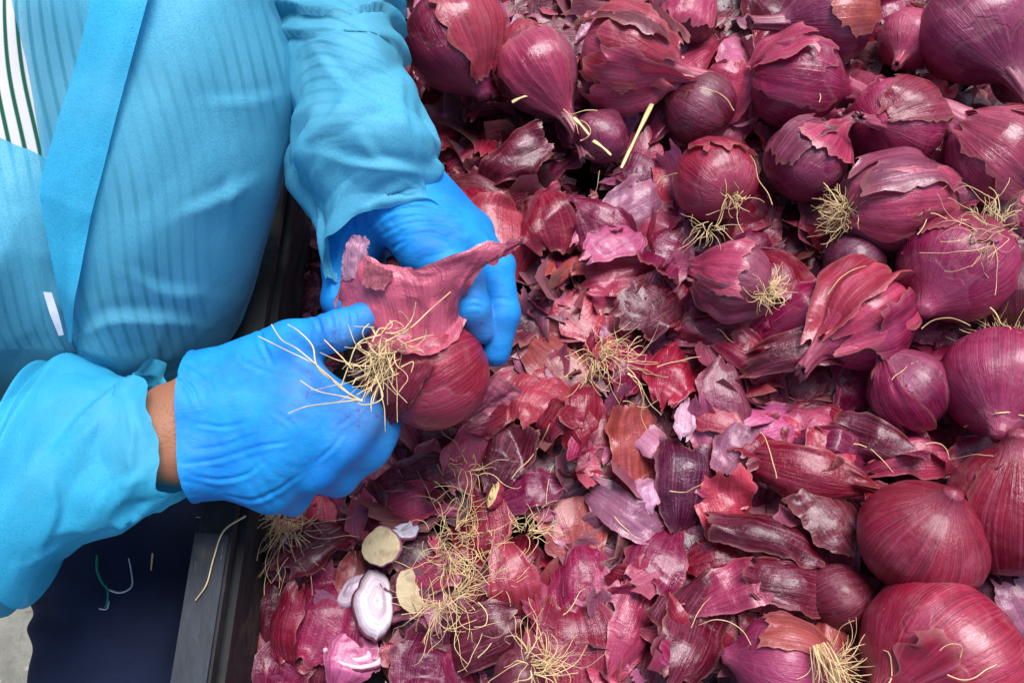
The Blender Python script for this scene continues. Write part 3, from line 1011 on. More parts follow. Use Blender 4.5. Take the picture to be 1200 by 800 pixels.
# hand-placed larger skins: px, py, length, width, direction of the veins, colour, label
HERO = [
    (292, 705, 80, 44, 82, 'maroon', 'dark strip of skin wedged against the inner bin wall', dict(tilt=25)),
    (296, 785, 70, 56, 70, 'plum', 'plum skin in the bottom left corner by the bin wall', dict(tilt=15)),
    (300, 655, 64, 40, 100, 'crimson', 'crimson curl against the bin wall under the root brush', dict(tilt=30)),
    (345, 712, 105, 80, 75, 'magenta', 'large plum-red finely veined skin sheet lying inside the rim, bottom left', dict(curv=0.7, crump=0.6, tilt=12)),
    (305, 735, 90, 35, 80, 'red', 'narrow upright red strip between the rim and the large plum sheet', dict(tilt=35)),
    (322, 640, 60, 45, 60, 'plum', 'plum skin under the brush of cut roots near the rim', {}),
    (350, 625, 80, 50, 40, 'maroon', 'dark red skin below the blue glove and root brush', {}),
    (392, 668, 50, 36, 90, 'tan', 'small orange-tan scrap left of the cut white onion ends', dict(tilt=20)),
    (388, 770, 60, 46, 70, 'lilac', 'pale pink-lilac crinkled skin at bottom left by the ringed slice', dict(tilt=15)),
    (458, 578, 95, 48, 25, 'rose', 'dusty rose skin sheet below the held onion', dict(curv=0.6)),
    (490, 770, 80, 62, 80, 'plum', 'lilac-tinged plum skin at the bottom near the root nest', dict(curv=0.6)),
    (560, 600, 80, 66, 100, 'red', 'brick red skin right of the root nest top', dict(curv=0.8)),
    (498, 655, 55, 50, 30, 'rose', 'rose scrap between the cut onion ends and the root nest', {}),
    (600, 672, 78, 48, 110, 'coral', 'coral-pink ribbed skin right of the root nest', dict(curv=0.8)),
    (678, 598, 82, 74, 105, 'tan', 'broad orange-tan skin with a dark tip in the lower middle', dict(curv=0.5, crump=0.5, tilt=14)),
    (690, 668, 72, 68, 95, 'magenta', 'shiny crinkled magenta skin just below the broad orange-tan one', dict(tilt=12)),
    (682, 765, 95, 82, 95, 'red', 'wide maroon-pink striped sheet at the bottom middle', dict(curv=0.6, crump=0.6, tilt=12)),
    (752, 735, 95, 52, 60, 'rose', 'long mauve-red skin leaning diagonally right of the striped sheet', dict(tilt=25)),
    (800, 770, 80, 60, 50, 'maroon', 'dark maroon fold at the bottom right of the diagonal skin', dict(tilt=30)),
    (555, 745, 95, 58, 20, 'maroon', 'flat dark red-pink skin under the lower wiry roots', dict(curv=0.5, crump=0.5)),
    (620, 560, 70, 42, 10, 'plum', 'mauve skin right of and below the held onion', {}),
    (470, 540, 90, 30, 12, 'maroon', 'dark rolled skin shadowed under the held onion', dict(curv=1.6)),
    (652, 392, 100, 56, 128, 'tan', 'long tan-red smooth skin right of the gloved fingers', dict(curv=0.7, crump=0.4, tilt=15)),
    (702, 347, 84, 56, 140, 'coral', 'arched coral-pink skin above the middle root tuft', dict(curv=1.2, crump=0.5, tilt=15)),
    (735, 300, 72, 44, 10, 'rose', 'flat dusty rose skin above the arched coral one', dict(curv=0.6)),
    (632, 440, 70, 58, 60, 'coral', 'coral scrap touching the fingertips, right of held onion', {}),
    (758, 508, 92, 58, 98, 'tan', 'tan-coral pointed skin with ragged brown top in the centre', dict(curv=0.8, tilt=18)),
    (648, 478, 50, 48, 60, 'crimson', 'deep crimson ruffled petal-like skin right of held onion', dict(curv=1.5, tilt=35)),
    (676, 500, 55, 45, 120, 'crimson', 'second deep crimson petal-like skin beside the ruffled one', dict(curv=1.5, tilt=40)),
    (690, 470, 46, 40, 90, 'crimson', 'uppermost of the deep crimson petal-like skins', dict(curv=1.5, tilt=40)),
    (738, 405, 66, 60, 80, 'magenta', 'pink crumpled skin right of the middle root tuft', {}),
    (716, 392, 50, 24, 110, 'coral', 'thin rust-red strip standing over the middle root tuft', dict(tilt=30)),
    (872, 452, 80, 74, 95, 'dusty', 'round grey-brown dull skin right of centre', dict(curv=0.7, crump=0.4, tilt=10, shape=1.0)),
    (845, 368, 66, 38, 10, 'crimson', 'small glossy red skin above the grey-brown round one', {}),
    (905, 408, 80, 34, 140, 'red', 'red strip running from the grey-brown skin up to the right', dict(tilt=20)),
    (965, 350, 110, 54, 35, 'magenta', 'long pink-purple sheet sloping up to the right', dict(curv=0.9, tilt=15)),
    (965, 400, 120, 40, 8, 'maroon', 'smooth maroon rolled skin below the sloping sheet', dict(curv=1.5, crump=0.4)),
    (1052, 375, 56, 46, 10, 'rose', 'dull brown-pink flat skin next to the bright pink onion', dict(curv=0.5, tilt=10)),
    (1118, 362, 56, 40, 25, 'lilac', 'crisp lilac-pink skin lying against the bright pink onion', dict(tilt=15)),
    (990, 488, 100, 52, 150, 'rose', 'torn mauve-brown sheet left of the dark purple onion', dict(tilt=15)),
    (1005, 515, 90, 34, 155, 'plum', 'striped plum sheet sliding down below the torn mauve one', {}),
    (982, 520, 46, 42, 110, 'coral', 'small coral scrap right of centre below the torn sheet', {}),
    (838, 486, 56, 30, 100, 'lilac', 'small pale lilac pointed skin just below the grey-brown round one', dict(tilt=15)),
    (812, 478, 40, 22, 80, 'pale', 'whitish-yellow thin sliver left of the pale lilac skin', dict(tilt=15)),
    (922, 482, 62, 46, 20, 'lilac', 'lilac and pink crinkled pair of skins right of the grey-brown one', {}),
    (905, 505, 60, 40, 40, 'crimson', 'crimson folded skin under the lilac crinkled one', dict(tilt=30)),
    (872, 512, 50, 36, 60, 'silver', 'small grey papery skin under the grey-brown round one', {}),
    (822, 560, 92, 66, 85, 'grape', 'dark purple strongly striped skin in the lower centre', dict(curv=0.9, tilt=15)),
    (868, 590, 76, 52, 100, 'coral', 'salmon red shiny skin right of the dark striped one', dict(tilt=20)),
    (858, 640, 78, 44, 15, 'crimson', 'glossy crimson boat-shaped skin below the salmon one', dict(curv=1.5, tilt=15)),
    (955, 548, 115, 46, 165, 'crimson', 'long curved crimson skin left above the round deep-red onion', dict(curv=1.2, crump=0.5, tilt=20)),
    (985, 598, 66, 60, 120, 'brown', 'brown-red brittle skin touching the round deep-red onion', dict(tilt=20)),
    (915, 622, 100, 40, 160, 'maroon', 'arched maroon skin making a dark hollow left of the round onion', dict(curv=1.4, tilt=25)),
    (945, 682, 105, 48, 172, 'maroon', 'glossy folded maroon skin above the speckled pink onion', dict(curv=1.2, crump=0.6)),
    (858, 690, 66, 42, 20, 'rose', 'dusty rose skin with a small knot, lower right of centre', {}),
    (1030, 712, 110, 52, 30, 'red', 'reddish flap resting on the biggest dusty onion', dict(curv=0.8, crump=0.5)),
    (998, 770, 90, 44, 95, 'tan', 'tan and maroon strip beside the brush of straight roots', dict(tilt=20)),
    (822, 745, 90, 60, 60, 'maroon', 'dark maroon skin left of the speckled pink onion', dict(tilt=25)),
    (588, 248, 72, 120, 92, 'coral', 'wide coral-red ribbed skin right of the blue sleeve cuff', dict(curv=0.9, crump=0.7, tilt=14)),
    (640, 232, 66, 58, 100, 'red', 'upright red ribbed skin at the right end of the wide coral one', dict(tilt=18)),
    (543, 208, 52, 48, 120, 'crimson', 'dark crimson ruffled skin beside the blue sleeve', dict(curv=1.4, tilt=30)),
    (748, 218, 70, 52, 30, 'silver', 'silvery lilac crinkled skin under the long straw', dict(tilt=12)),
    (705, 235, 70, 44, 150, 'magenta', 'glossy magenta skin left of the silvery one', dict(curv=1.2)),
    (652, 14, 60, 50, 20, 'brown', 'flat brown-red sheet at the top edge behind the dull mauve onion', dict(curv=0.5)),
    (696, 18, 34, 30, 40, 'pale', 'small whitish scrap at the top between two onions', dict(tilt=10)),
    (610, 20, 60, 46, 70, 'coral', 'coral skin at the top edge right of the large glossy onion', {}),
    (818, 46, 70, 46, 30, 'rose', 'rosy curled skin left of the magenta onion group, near the top', dict(tilt=30)),
    (880, 42, 52, 44, 70, 'lilac', 'crinkled lilac skin between the two uppermost right onions', dict(tilt=25)),
    (858, 100, 60, 40, 80, 'rose', 'pink torn skin hanging on the left of the magenta onion', dict(tilt=40)),
    (1062, 92, 72, 46, 40, 'magenta', 'curled mauve sheet draped between the upper right onions', dict(curv=1.2, tilt=20)),
    (1022, 68, 40, 30, 60, 'rose', 'little pink skin left of the curled mauve sheet', {}),
    (722, 265, 70, 50, 40, 'lilac', 'lilac-pink skin in the upper middle heap', {}),
    (795, 270, 66, 50, 60, 'plum', 'plum skin left below the pinkish-red onion', {}),
    (900, 262, 70, 46, 30, 'plum', 'purple-red skin between the root-tuft onions', {}),
    (925, 300, 66, 60, 110, 'crimson', 'crimson upright skin left of the buried layered onion', dict(tilt=25)),
    (1040, 510, 80, 36, 150, 'maroon', 'dark strip below the dark purple onion', {}),
    (1085, 530, 80, 40, 10, 'rose', 'dull rose sheet between the right-edge onions', {}),
    (1160, 530, 60, 40, 20, 'rose', 'pink folded skin above the large cut-off onion', {}),
    (785, 640, 70, 54, 60, 'plum', 'plum torn skin right of the shiny magenta one', {}),
    (745, 590, 90, 40, 145, 'silver', 'silvery striped withered skin right of the broad orange-tan one', dict(tilt=10)),
    (770, 565, 36, 26, 100, 'pale', 'tiny cream-coloured chip in the lower middle', dict(tilt=10)),
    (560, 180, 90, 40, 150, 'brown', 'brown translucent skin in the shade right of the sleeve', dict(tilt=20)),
    (600, 165, 80, 44, 30, 'maroon', 'dark maroon skin below the dull mauve onion', dict(tilt=15)),
    (512, 112, 46, 26, 20, 'coral', 'small coral curl below the large glossy onion', dict(curv=1.6)),
    (785, 105, 80, 34, 60, 'plum', 'flat plum stem skin crossing below the ragged onion', dict(curv=1.5, crump=0.4)),
    (770, 340, 70, 60, 40, 'maroon', 'dark maroon skin in the middle of the heap', {}),
    (800, 420, 74, 54, 70, 'red', 'red skin left of the grey-brown round one', {}),
    (575, 470, 60, 40, 30, 'crimson', 'crimson scrap below right of the held onion', dict(tilt=30)),
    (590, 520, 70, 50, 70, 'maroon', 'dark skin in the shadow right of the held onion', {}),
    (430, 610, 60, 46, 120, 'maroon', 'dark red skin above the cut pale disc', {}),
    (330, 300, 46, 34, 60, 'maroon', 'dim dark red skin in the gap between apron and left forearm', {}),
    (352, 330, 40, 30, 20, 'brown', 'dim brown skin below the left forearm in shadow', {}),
]


def rnd_skin(i):
    """a further scrap where the heap is lowest, clear of the tops of the onions"""
    best, bc = 1e9, None
    for _ in range(40):
        px, py = RNG.uniform(270, 1215), RNG.uniform(-15, 815)
        w = P(px, py, 0.0)
        if not inside_bin(w[0] - 0.01, w[1]):
            continue
        bad = min((((px - a) ** 2 + (py - b) ** 2) ** 0.5 / r) for a, b, r in ONION_PX)
        if bad < 0.85:
            continue
        ii, jj = hidx(w[0], w[1])
        d = H[ii, jj] - TARGET[ii, jj] - 0.01 * (bad < 1.2)
        if d < best:
            best, bc = d, (px, py)
    px, py = bc
    keys = ['maroon', 'crimson', 'red', 'plum', 'magenta', 'rose', 'coral', 'maroon', 'crimson', 'plum', 'red', 'lilac', 'crimson', 'grape', 'magenta', 'red', 'maroon', 'rose', 'crimson', 'magenta']
    if 520 < px < 830 and 170 < py < 520:
        keys = ['coral', 'rose', 'red', 'magenta', 'lilac', 'crimson', 'rose', 'coral', 'red', 'tan', 'magenta', 'maroon']
    L = RNG.uniform(48, 106)
    tm = RNG.uniform(10, 50)
    return loose_skin(px, py, L, L * RNG.uniform(0.5, 0.95), RNG.uniform(0, 180), keys[i % len(keys)], None, tm, RNG.random() < 0.35, RNG.uniform(0.6, 1.7), RNG.uniform(0.7, 1.3), seed=1000 + i, q=66)


for i in range(175):
    rnd_skin(i)
for h in HERO:
    kw = dict(h[7])
    kw['crump'] = kw.get('crump', 1.0) * 0.75
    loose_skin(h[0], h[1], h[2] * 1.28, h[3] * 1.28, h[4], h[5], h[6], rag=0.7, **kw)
for i in range(175, 200):
    rnd_skin(i)

# ------------------------------------------------------------------ cut onion ends, roots, straw
def heap_z(px, py, z0=0.0):
    z = z0
    for _ in range(6):
        w = P(px, py, z)
        i, j = hidx(w[0], w[1])
        z = HALL[max(i - 2, 0):i + 3, max(j - 2, 0):j + 3].max()
    return z


def cut_end(px, py, rpx, depth, ang, el, face_col, side_col, label, squash=1.0, lift=0.0, mat='cut', spin=0.0):
    z = heap_z(px, py) + lift * 0.4 - 0.005
    c = P(px, py, z)
    R = rpx * np.linalg.norm(c - CAM) / 1000
    a, e = math.radians(ang), math.radians(el)
    axis = np.array([math.cos(a) * math.cos(e), math.sin(a) * math.cos(e), math.sin(e)])
    fr = frame_from(axis, spin)
    seed = int(px + py)
    root = empty('cut_onion_end', tuple(c))
    tag(root, label, 'onion end', 'cut onion ends')
    nu = 40
    th = np.linspace(0, 2 * math.pi, nu + 1)
    wob = 1 + 0.16 * noise2(np.cos(th) * 1.6, np.sin(th) * 1.6, seed) + 0.05 * noise2(np.cos(th) * 5, np.sin(th) * 5, seed)
    rings, zz = [1.0, 1.06, 1.03, 0.90, 0.62, 0.25, 0.0], [0.0, -0.12, -0.35, -0.62, -0.85, -0.97, -1.0]
    V = np.stack([np.stack([R * r * wob * np.cos(th), R * r * squash * wob * np.sin(th), np.full(nu + 1, z_ * depth * R)], -1) for r, z_ in zip(rings, zz)])
    uv = np.stack([np.broadcast_to(th / 6.283 * 2, V.shape[:2]), np.broadcast_to(np.linspace(0, 1, 7)[:, None], V.shape[:2])], -1)
    ed = np.zeros(V.shape[:2]); ed[0] = 0.6
    obj('peel', mesh_np('peel', V.reshape(-1, 3) @ fr.T, grid_faces(nu + 1, 7)[:, ::-1], uv.reshape(-1, 2), {'edge': ed.ravel()}), M['neck'], root, pal(side_col))
    rr = np.linspace(0, 1, 30)
    lay = np.floor(rr * (4.999 if mat == 'cut' else 2.999))
    dome = (0.10 if mat == 'cut' else 0.0) * R * np.sin(lay * 2.3 + seed) * np.sin(np.clip((rr * 5 - lay), 0, 1) * math.pi) ** 0.5 + 0.10 * R * (1 - rr ** 2)
    if mat == 'core':
        dome = 0.42 * R * np.sqrt(np.maximum(1 - rr ** 2, 0)) + 0.05 * R * np.sin(rr * 9)
    Fv = np.stack([np.stack([R * r * wob * np.cos(th) * 0.99, R * r * squash * wob * np.sin(th) * 0.99, np.full(nu + 1, d) + 0.02 * R * noise2(np.cos(th) * r * 4, np.sin(th) * r * 4, seed)], -1) for r, d in zip(rr, dome)])
    uvf = np.stack([np.broadcast_to(rr[:, None], Fv.shape[:2]), np.broadcast_to(th / 6.283, Fv.shape[:2])], -1)
    obj('cut_face', mesh_np('cut_face', Fv.reshape(-1, 3) @ fr.T, grid_faces(nu + 1, 30), uvf.reshape(-1, 2)), M[mat], root, s2l(*face_col))
    return root


cut_end(446, 640, 22, 0.7, 200, 74, (206, 186, 146), 'silver', 'cut onion root end showing a round cream disc, near the root nest', 0.92, 0.034, 'stump')
cut_end(472, 616, 18, 0.8, 60, 60, (196, 196, 216), 'silver', 'bluish-white cut end just behind the cream disc', 0.9, 0.006, 'stump')
cut_end(438, 708, 36, 0.5, 20, 62, (214, 196, 206), 'plum', 'white fleshy cut onion wedge with purple edges', 0.60, 0.012, 'core', 2.9)
cut_end(416, 692, 24, 0.6, 150, 64, (214, 190, 206), 'plum', 'small lilac layered slice behind the white wedge', 0.6, 0.006, 'core', 2.8)
cut_end(482, 693, 27, 0.5, 330, 62, (206, 186, 150), 'brown', 'beige dried root stump right of the white wedge', 0.6, 0.012, 'stump', 1.0)
cut_end(414, 765, 34, 0.4, 80, 50, (216, 190, 208), 'plum', 'slice with lilac and purple onion rings at the bottom left', 0.6, -0.006)
cut_end(578, 578, 16, 0.9, 160, 40, (214, 188, 130), 'red', 'small yellowish cut tip above the root nest', 0.5, 0.012)


# ------------------------------------------------------------------ small crumbs scattered on top
def crumbs(count):
    V, F, U, E, C = [], [], [], [], []
    base = 0
    rng = np.random.default_rng(5)
    n = 8
    gf = grid_faces(n, n)
    keys = ['crimson', 'magenta', 'lilac', 'rose', 'crimson', 'rose', 'coral', 'red', 'plum', 'maroon', 'dark', 'crimson', 'magenta', 'maroon', 'silver', 'red']
    for k in range(count):
        x, y = rng.uniform(HX0 + 0.08, HX1 - 0.1), rng.uniform(HY0 + 0.1, HY1 - 0.1)
        if not inside_bin(x, y):
            continue
        best = 1e9
        for _ in range(4):
            a_, b_ = rng.uniform(HX0 + 0.08, HX1 - 0.1), rng.uniform(HY0 + 0.1, HY1 - 0.1)
            i, j = hidx(a_, b_)
            dd = H[i, j] - TARGET[i, j]
            if dd < best and inside_bin(a_, b_) and HALL[i, j] < H[i, j] + 0.004:
                best, x, y = dd, a_, b_
        i, j = hidx(x, y)
        if HALL[i, j] > H[i, j] + 0.004:
            continue
        L = rng.uniform(0.006, 0.016) if k % 3 == 0 else rng.uniform(0.014, 0.038)
        pl, uv, ed = skin_grid(L, L * rng.uniform(0.4, 1.0), rng, n, 1.0, 0.8, 1.2)
        w = place(pl, (x, y), rng.uniform(0, 6.28), math.radians(rng.uniform(0, 45)), rng.uniform(0, 6.28), rng.random() < 0.4, 58, 0.0)
        hraise(w, 0.002)
        V.append(w); F.append(gf + base); U.append(uv.reshape(-1, 2)); E.append(ed.ravel() * 0.5)
        C.append(np.repeat(np.array(pal(keys[int(rng.integers(len(keys)))], 0.2))[None], len(w), 0))
        base += len(w)
    me = mesh_np('skin_crumbs', np.concatenate(V), np.concatenate(F), np.concatenate(U), {'edge': np.concatenate(E), 'tint': np.concatenate(C)})
    o = obj('skin_crumbs', me, M['litter'])
    tag(o, 'small broken flakes of onion skin scattered between the larger sheets', 'skin flakes')
    o['kind'] = 'stuff'


crumbs(1050)




def root_clump(px, py, rpx, L, count, ang, el, label, spread=1.0, curl=0.9, nest=0.5, lift=0.006, rad=0.00034):
    z = heap_z(px, py) + lift
    c = P(px, py, z)
    R = rpx * np.linalg.norm(c - CAM) / 1000
    a, e = math.radians(ang), math.radians(el)
    axis = np.array([math.cos(a) * math.cos(e), math.sin(a) * math.cos(e), math.sin(e)])
    me = root_mesh('root_clump', c, axis, R, L, count, spread, curl, 0.25, rad, 0.0015, nest)
    co = np.empty(len(me.vertices) * 3, np.float32)
    me.vertices.foreach_get('co', co)
    co = co.reshape(-1, 3) - c
    me.vertices.foreach_set('co', co.ravel())
    o = obj('root_clump', me, M['root'])
    o.location = c
    return tag(o, label, 'onion roots', 'straw-coloured root clumps')


root_clump(326, 606, 26, 0.055, 110, 250, 15, 'brush of straw-coloured roots hanging below the lower blue glove', 0.9, 0.6, 0.3, 0.022)
root_clump(535, 640, 30, 0.055, 95, 350, 30, 'big tangled nest of straw-coloured roots at the bottom centre-left', 1.4, 1.1, 0.5)
root_clump(528, 702, 20, 0.060, 60, 300, 20, 'lower wiry bundle of roots below the big tangled nest', 1.4, 1.0, 0.4)
root_clump(618, 622, 12, 0.030, 34, 60, 40, 'small root tuft right of the big tangled nest', 1.2, 0.7, 0.3)
root_clump(700, 420, 18, 0.040, 60, 300, 30, 'root tuft in the middle of the heap right of the gloved fingers', 1.3, 0.9, 0.4)
root_clump(735, 425, 16, 0.055, 16, 0, 15, 'long wiry roots reaching right from the middle tuft', 1.0, 0.8, 0.1)
root_clump(620, 775, 16, 0.055, 30, 20, 20, 'wiry roots at the bottom edge above the small dark onion top', 1.4, 1.0, 0.3)
root_clump(548, 548, 18, 0.040, 16, 60, 30, 'thin stray roots just below the held onion', 1.5, 1.0, 0.3)
root_clump(830, 268, 10, 0.026, 26, 260, 20, 'tan root tuft under the pinkish-red onion', 1.0, 0.8, 0.4)
root_clump(898, 345, 12, 0.022, 40, 300, 10, 'greenish-grey root tuft beside the dull mauve onion', 1.0, 1.0, 0.5)
root_clump(958, 755, 10, 0.045, 36, 285, 10, 'straight brush of roots next to the speckled pink onion', 0.35, 0.3, 0.0, 0.01)
root_clump(1165, 268, 20, 0.05, 40, 170, 10, 'pale curly roots above the smooth bright pink onion', 1.4, 0.9, 0.5, 0.008)
root_clump(985, 258, 12, 0.026, 40, 200, 10, 'pale root tuft left of the flaking greyish-pink onion', 1.2, 0.9, 0.5, 0.006)


def single_roots():
    spots = [(560, 705, -40), (600, 560, 60), (640, 590, 80), (660, 720, 20), (650, 605, 30), (730, 470, 20), (770, 430, 10), (860, 130, 120), (700, 130, 160), (680, 165, 15),
             (660, 128, -30), (750, 120, 100), (840, 385, -30), (905, 240, 110), (1075, 275, 40), (1045, 445, 70), (1035, 420, 60), (1000, 520, -10), (1085, 520, 15), (970, 345, 70),
             (910, 560, 80), (905, 545, 100), (880, 755, 120), (1015, 755, -60), (1110, 790, -40), (1125, 770, 70), (1080, 385, 30), (1160, 360, -50), (840, 265, 30), (885, 345, 10),
             (690, 230, 20), (785, 575, -10), (770, 215, 60), (300, 620, 190), (330, 320, 40), (345, 290, 70), (1090, 250, 20), (520, 740, 30), (560, 770, 50), (470, 620, 20),
             (480, 725, 15), (810, 735, 60), (720, 605, -70), (610, 600, 70), (1130, 500, 10), (960, 120, 60)]
    seen = set()
    for k, (px, py, a) in enumerate(spots):
        if whereabouts(px, py) in seen:
            continue
        seen.add(whereabouts(px, py))
        z = heap_z(px, py) + 0.003
        c = P(px, py, z)
        an = math.radians(a)
        p = strand(c, (math.cos(an), math.sin(an), 0.25), RNG.uniform(0.025, 0.055), 10, 0.7, 0.35, 0.0012)
        v, f, uv = tubes([p - c], [RNG.uniform(0.00035, 0.0006)], 5, 0.5)
        o = obj('root_strand', mesh_np('root_strand', v, f, uv), M['root'])
        o.location = c
        tag(o, 'single thin loose root %s' % whereabouts(px, py), 'root strand', 'single loose roots')


single_roots()


zr = RIM_Z + 0.003
rp = np.array([P(288, 604, zr + 0.004), P(262, 622, zr + 0.003), P(250, 655, zr), P(242, 684, zr), P(229, 703, zr)])
v_, f_, u_ = tubes([catmull(rp, 30) - rp[0]], [0.0007], 6, 0.6)
o = obj('root_strand', mesh_np('root_strand', v_, f_, u_), M['root'])
o.location = rp[0]
tag(o, 'long pale root trailing over the bin rim', 'root strand', 'single loose roots')


def straw(px0, py0, px1, py1, w, label, lift=0.006, two=False):
    z0, z1 = heap_z(px0, py0) + lift, heap_z(px1, py1) + lift
    z0 = z1 = max(z0, z1)
    a, b = P(px0, py0, z0), P(px1, py1, z1)
    n = 12
    s = np.linspace(0, 1, n)[:, None]
    p = a * (1 - s) + b * s + np.array([0, 0, 1.0]) * 0.0015 * np.sin(s * 3.1)
    side = unit(np.cross(b - a, (0, 0, 1)))
    wd = w * (0.62 - 0.30 * s + 0.10 * np.sin(s * 9))
    prof = [(-1, 0.0), (-0.55, 0.35), (0, 0.12), (0.55, 0.35), (1, 0.0), (0.5, -0.25), (-0.5, -0.25)]
    V = np.stack([p + side * wd * q + np.array([0, 0, 1.0]) * wd * h for q, h in prof], 1)
    me = mesh_np('straw', (V - a).reshape(-1, 3), grid_faces(7, n, True))
    o = obj('straw', me, M['straw'])
    o.location = a
    tag(o, label, 'straw', 'bits of straw')


straw(764, 122, 728, 197, 0.0036, 'long flat pale straw leaning at the upper middle of the heap', 0.004)
straw(672, 138, 690, 158, 0.003, 'short pale straw by the withered stem of the dull mauve onion')
straw(695, 165, 716, 182, 0.0028, 'short straw beside the small sunken purple onion')
straw(600, 120, 620, 112, 0.0026, 'small green-yellow straw under the large glossy onion')
straw(982, 238, 965, 214, 0.0009, 'thin straw sticking up left of the flaking greyish-pink onion')

# ------------------------------------------------------------------ signed-distance modelling for the body and gloves
def cone(p, a, b, r0, r1):
    a, b = np.asarray(a, np.float32), np.asarray(b, np.float32)
    ab = b - a
    pa = p - a
    t = np.clip((pa @ ab) / max(float(ab @ ab), 1e-9), 0, 1)
    d = pa - t[..., None] * ab
    return np.sqrt((d * d).sum(-1)) - (r0 + (r1 - r0) * t)


def smin(a, b, k):
    h = np.clip(0.5 + 0.5 * (b - a) / k, 0, 1)
    return b + (a - b) * h - k * h * (1 - h)


def surface_nets(F, org, h):
    nx, ny, nz = F.shape
    S = F < 0
    cnt = np.zeros((nx - 1, ny - 1, nz - 1), np.float32)
    acc = np.zeros((nx - 1, ny - 1, nz - 1, 3), np.float32)
    cor = [(0, 0, 0), (1, 0, 0), (0, 1, 0), (1, 1, 0), (0, 0, 1), (1, 0, 1), (0, 1, 1), (1, 1, 1)]
    sl = lambda c: (slice(c[0], nx - 1 + c[0]), slice(c[1], ny - 1 + c[1]), slice(c[2], nz - 1 + c[2]))
    for i, a in enumerate(cor):
        for b in cor[i + 1:]:
            if sum(abs(x - y) for x, y in zip(a, b)) != 1:
                continue
            fa, fb = F[sl(a)], F[sl(b)]
            m = S[sl(a)] != S[sl(b)]
            t = np.where(m, fa / np.where(m, fa - fb, 1), 0)
            cnt += m
            for k in range(3):
                acc[..., k] += m * (a[k] + (b[k] - a[k]) * t)
    act = cnt > 0
    idx = np.full(act.shape, -1, np.int64)
    idx[act] = np.arange(act.sum())
    I = np.argwhere(act)
    V = (I + acc[act] / cnt[act][:, None]) * h + org
    Q = []
    for ax in range(3):
        a1, a2 = (ax + 1) % 3, (ax + 2) % 3
        s0 = [slice(None)] * 3; s1 = [slice(None)] * 3
        s0[ax] = slice(0, -1); s1[ax] = slice(1, None)
        A, B = S[tuple(s0)], S[tuple(s1)]
        e = np.argwhere(A != B)
        ok = np.ones(len(e), bool)
        for k in (a1, a2):
            ok &= (e[:, k] > 0) & (e[:, k] < F.shape[k] - 1)
        e = e[ok]
        out = A[tuple(e.T)]
        def cell(o1, o2):
            c = e.copy(); c[:, a1] -= o1; c[:, a2] -= o2
            return idx[tuple(c.T)]
        q = np.stack([cell(1, 1), cell(0, 1), cell(0, 0), cell(1, 0)], 1)
        q[~out] = q[~out][:, ::-1]
        Q.append(q)
    return V, np.concatenate(Q)


def sdf_mesh(fn, lo, hi, h):
    lo, hi = np.asarray(lo, float), np.asarray(hi, float)
    n = np.ceil((hi - lo) / h).astype(int) + 1
    ax = [(lo[k] + np.arange(n[k]) * h).astype(np.float32) for k in range(3)]
    G = np.stack(np.meshgrid(*ax, indexing='ij'), -1)
    F = fn(G.reshape(-1, 3)).reshape(n)
    V, Q = surface_nets(F, lo, h)
    # relax a little along the surface
    for _ in range(2):
        s = np.zeros_like(V); c = np.zeros(len(V))
        for k in range(4):
            np.add.at(s, Q[:, k], V[Q[:, (k + 1) % 4]]); np.add.at(c, Q[:, k], 1)
            np.add.at(s, Q[:, k], V[Q[:, (k - 1) % 4]]); np.add.at(c, Q[:, k], 1)
        V = 0.5 * V + 0.5 * s / np.maximum(c, 1)[:, None]
    return V, Q


def vnormals(V, Q):
    n = np.zeros_like(V)
    fn = np.cross(V[Q[:, 2]] - V[Q[:, 0]], V[Q[:, 3]] - V[Q[:, 1]])
    for k in range(4):
        np.add.at(n, Q[:, k], fn)
    return n / np.maximum(np.linalg.norm(n, axis=1, keepdims=True), 1e-12)


# right hand (lower): closed over the root end of the onion, seen from its back
RW1, RW2 = P(196, 482, 0.112), P(200, 536, 0.108)
R_PALM = [  # start, end, r0, r1
    (RW1, P(352, 452, 0.116), 0.0200, 0.0165), (RW1, P(340, 495, 0.120), 0.0200, 0.0175), (RW2, P(322, 530, 0.114), 0.0195, 0.0175), (RW2, P(300, 560, 0.103), 0.0190, 0.0160),
    (P(240, 450, 0.108), P(335, 412, 0.110), 0.0190, 0.0165),
]
R_FING = [
    [(P(352, 452, 0.116), 0.0150), (P(424, 484, 0.108), 0.0122), (P(446, 498, 0.082), 0.0108), (P(452, 486, 0.062), 0.0095)],
    [(P(340, 495, 0.120), 0.0160), (P(402, 520, 0.104), 0.0118), (P(432, 530, 0.078), 0.0110), (P(440, 510, 0.058), 0.0095)],
    [(P(322, 530, 0.114), 0.0158), (P(368, 552, 0.098), 0.0116), (P(396, 560, 0.070), 0.0108), (P(400, 535, 0.054), 0.0092)],
    [(P(300, 560, 0.103), 0.0145), (P(318, 578, 0.094), 0.0112), (P(342, 584, 0.066), 0.0098), (P(352, 560, 0.050), 0.0085)],
]
R_THUMB = [(P(262, 446, 0.106), 0.0185), (P(342, 404, 0.121), 0.0145), (P(396, 387, 0.130), 0.0112), (P(434, 369, 0.126), 0.0096)]
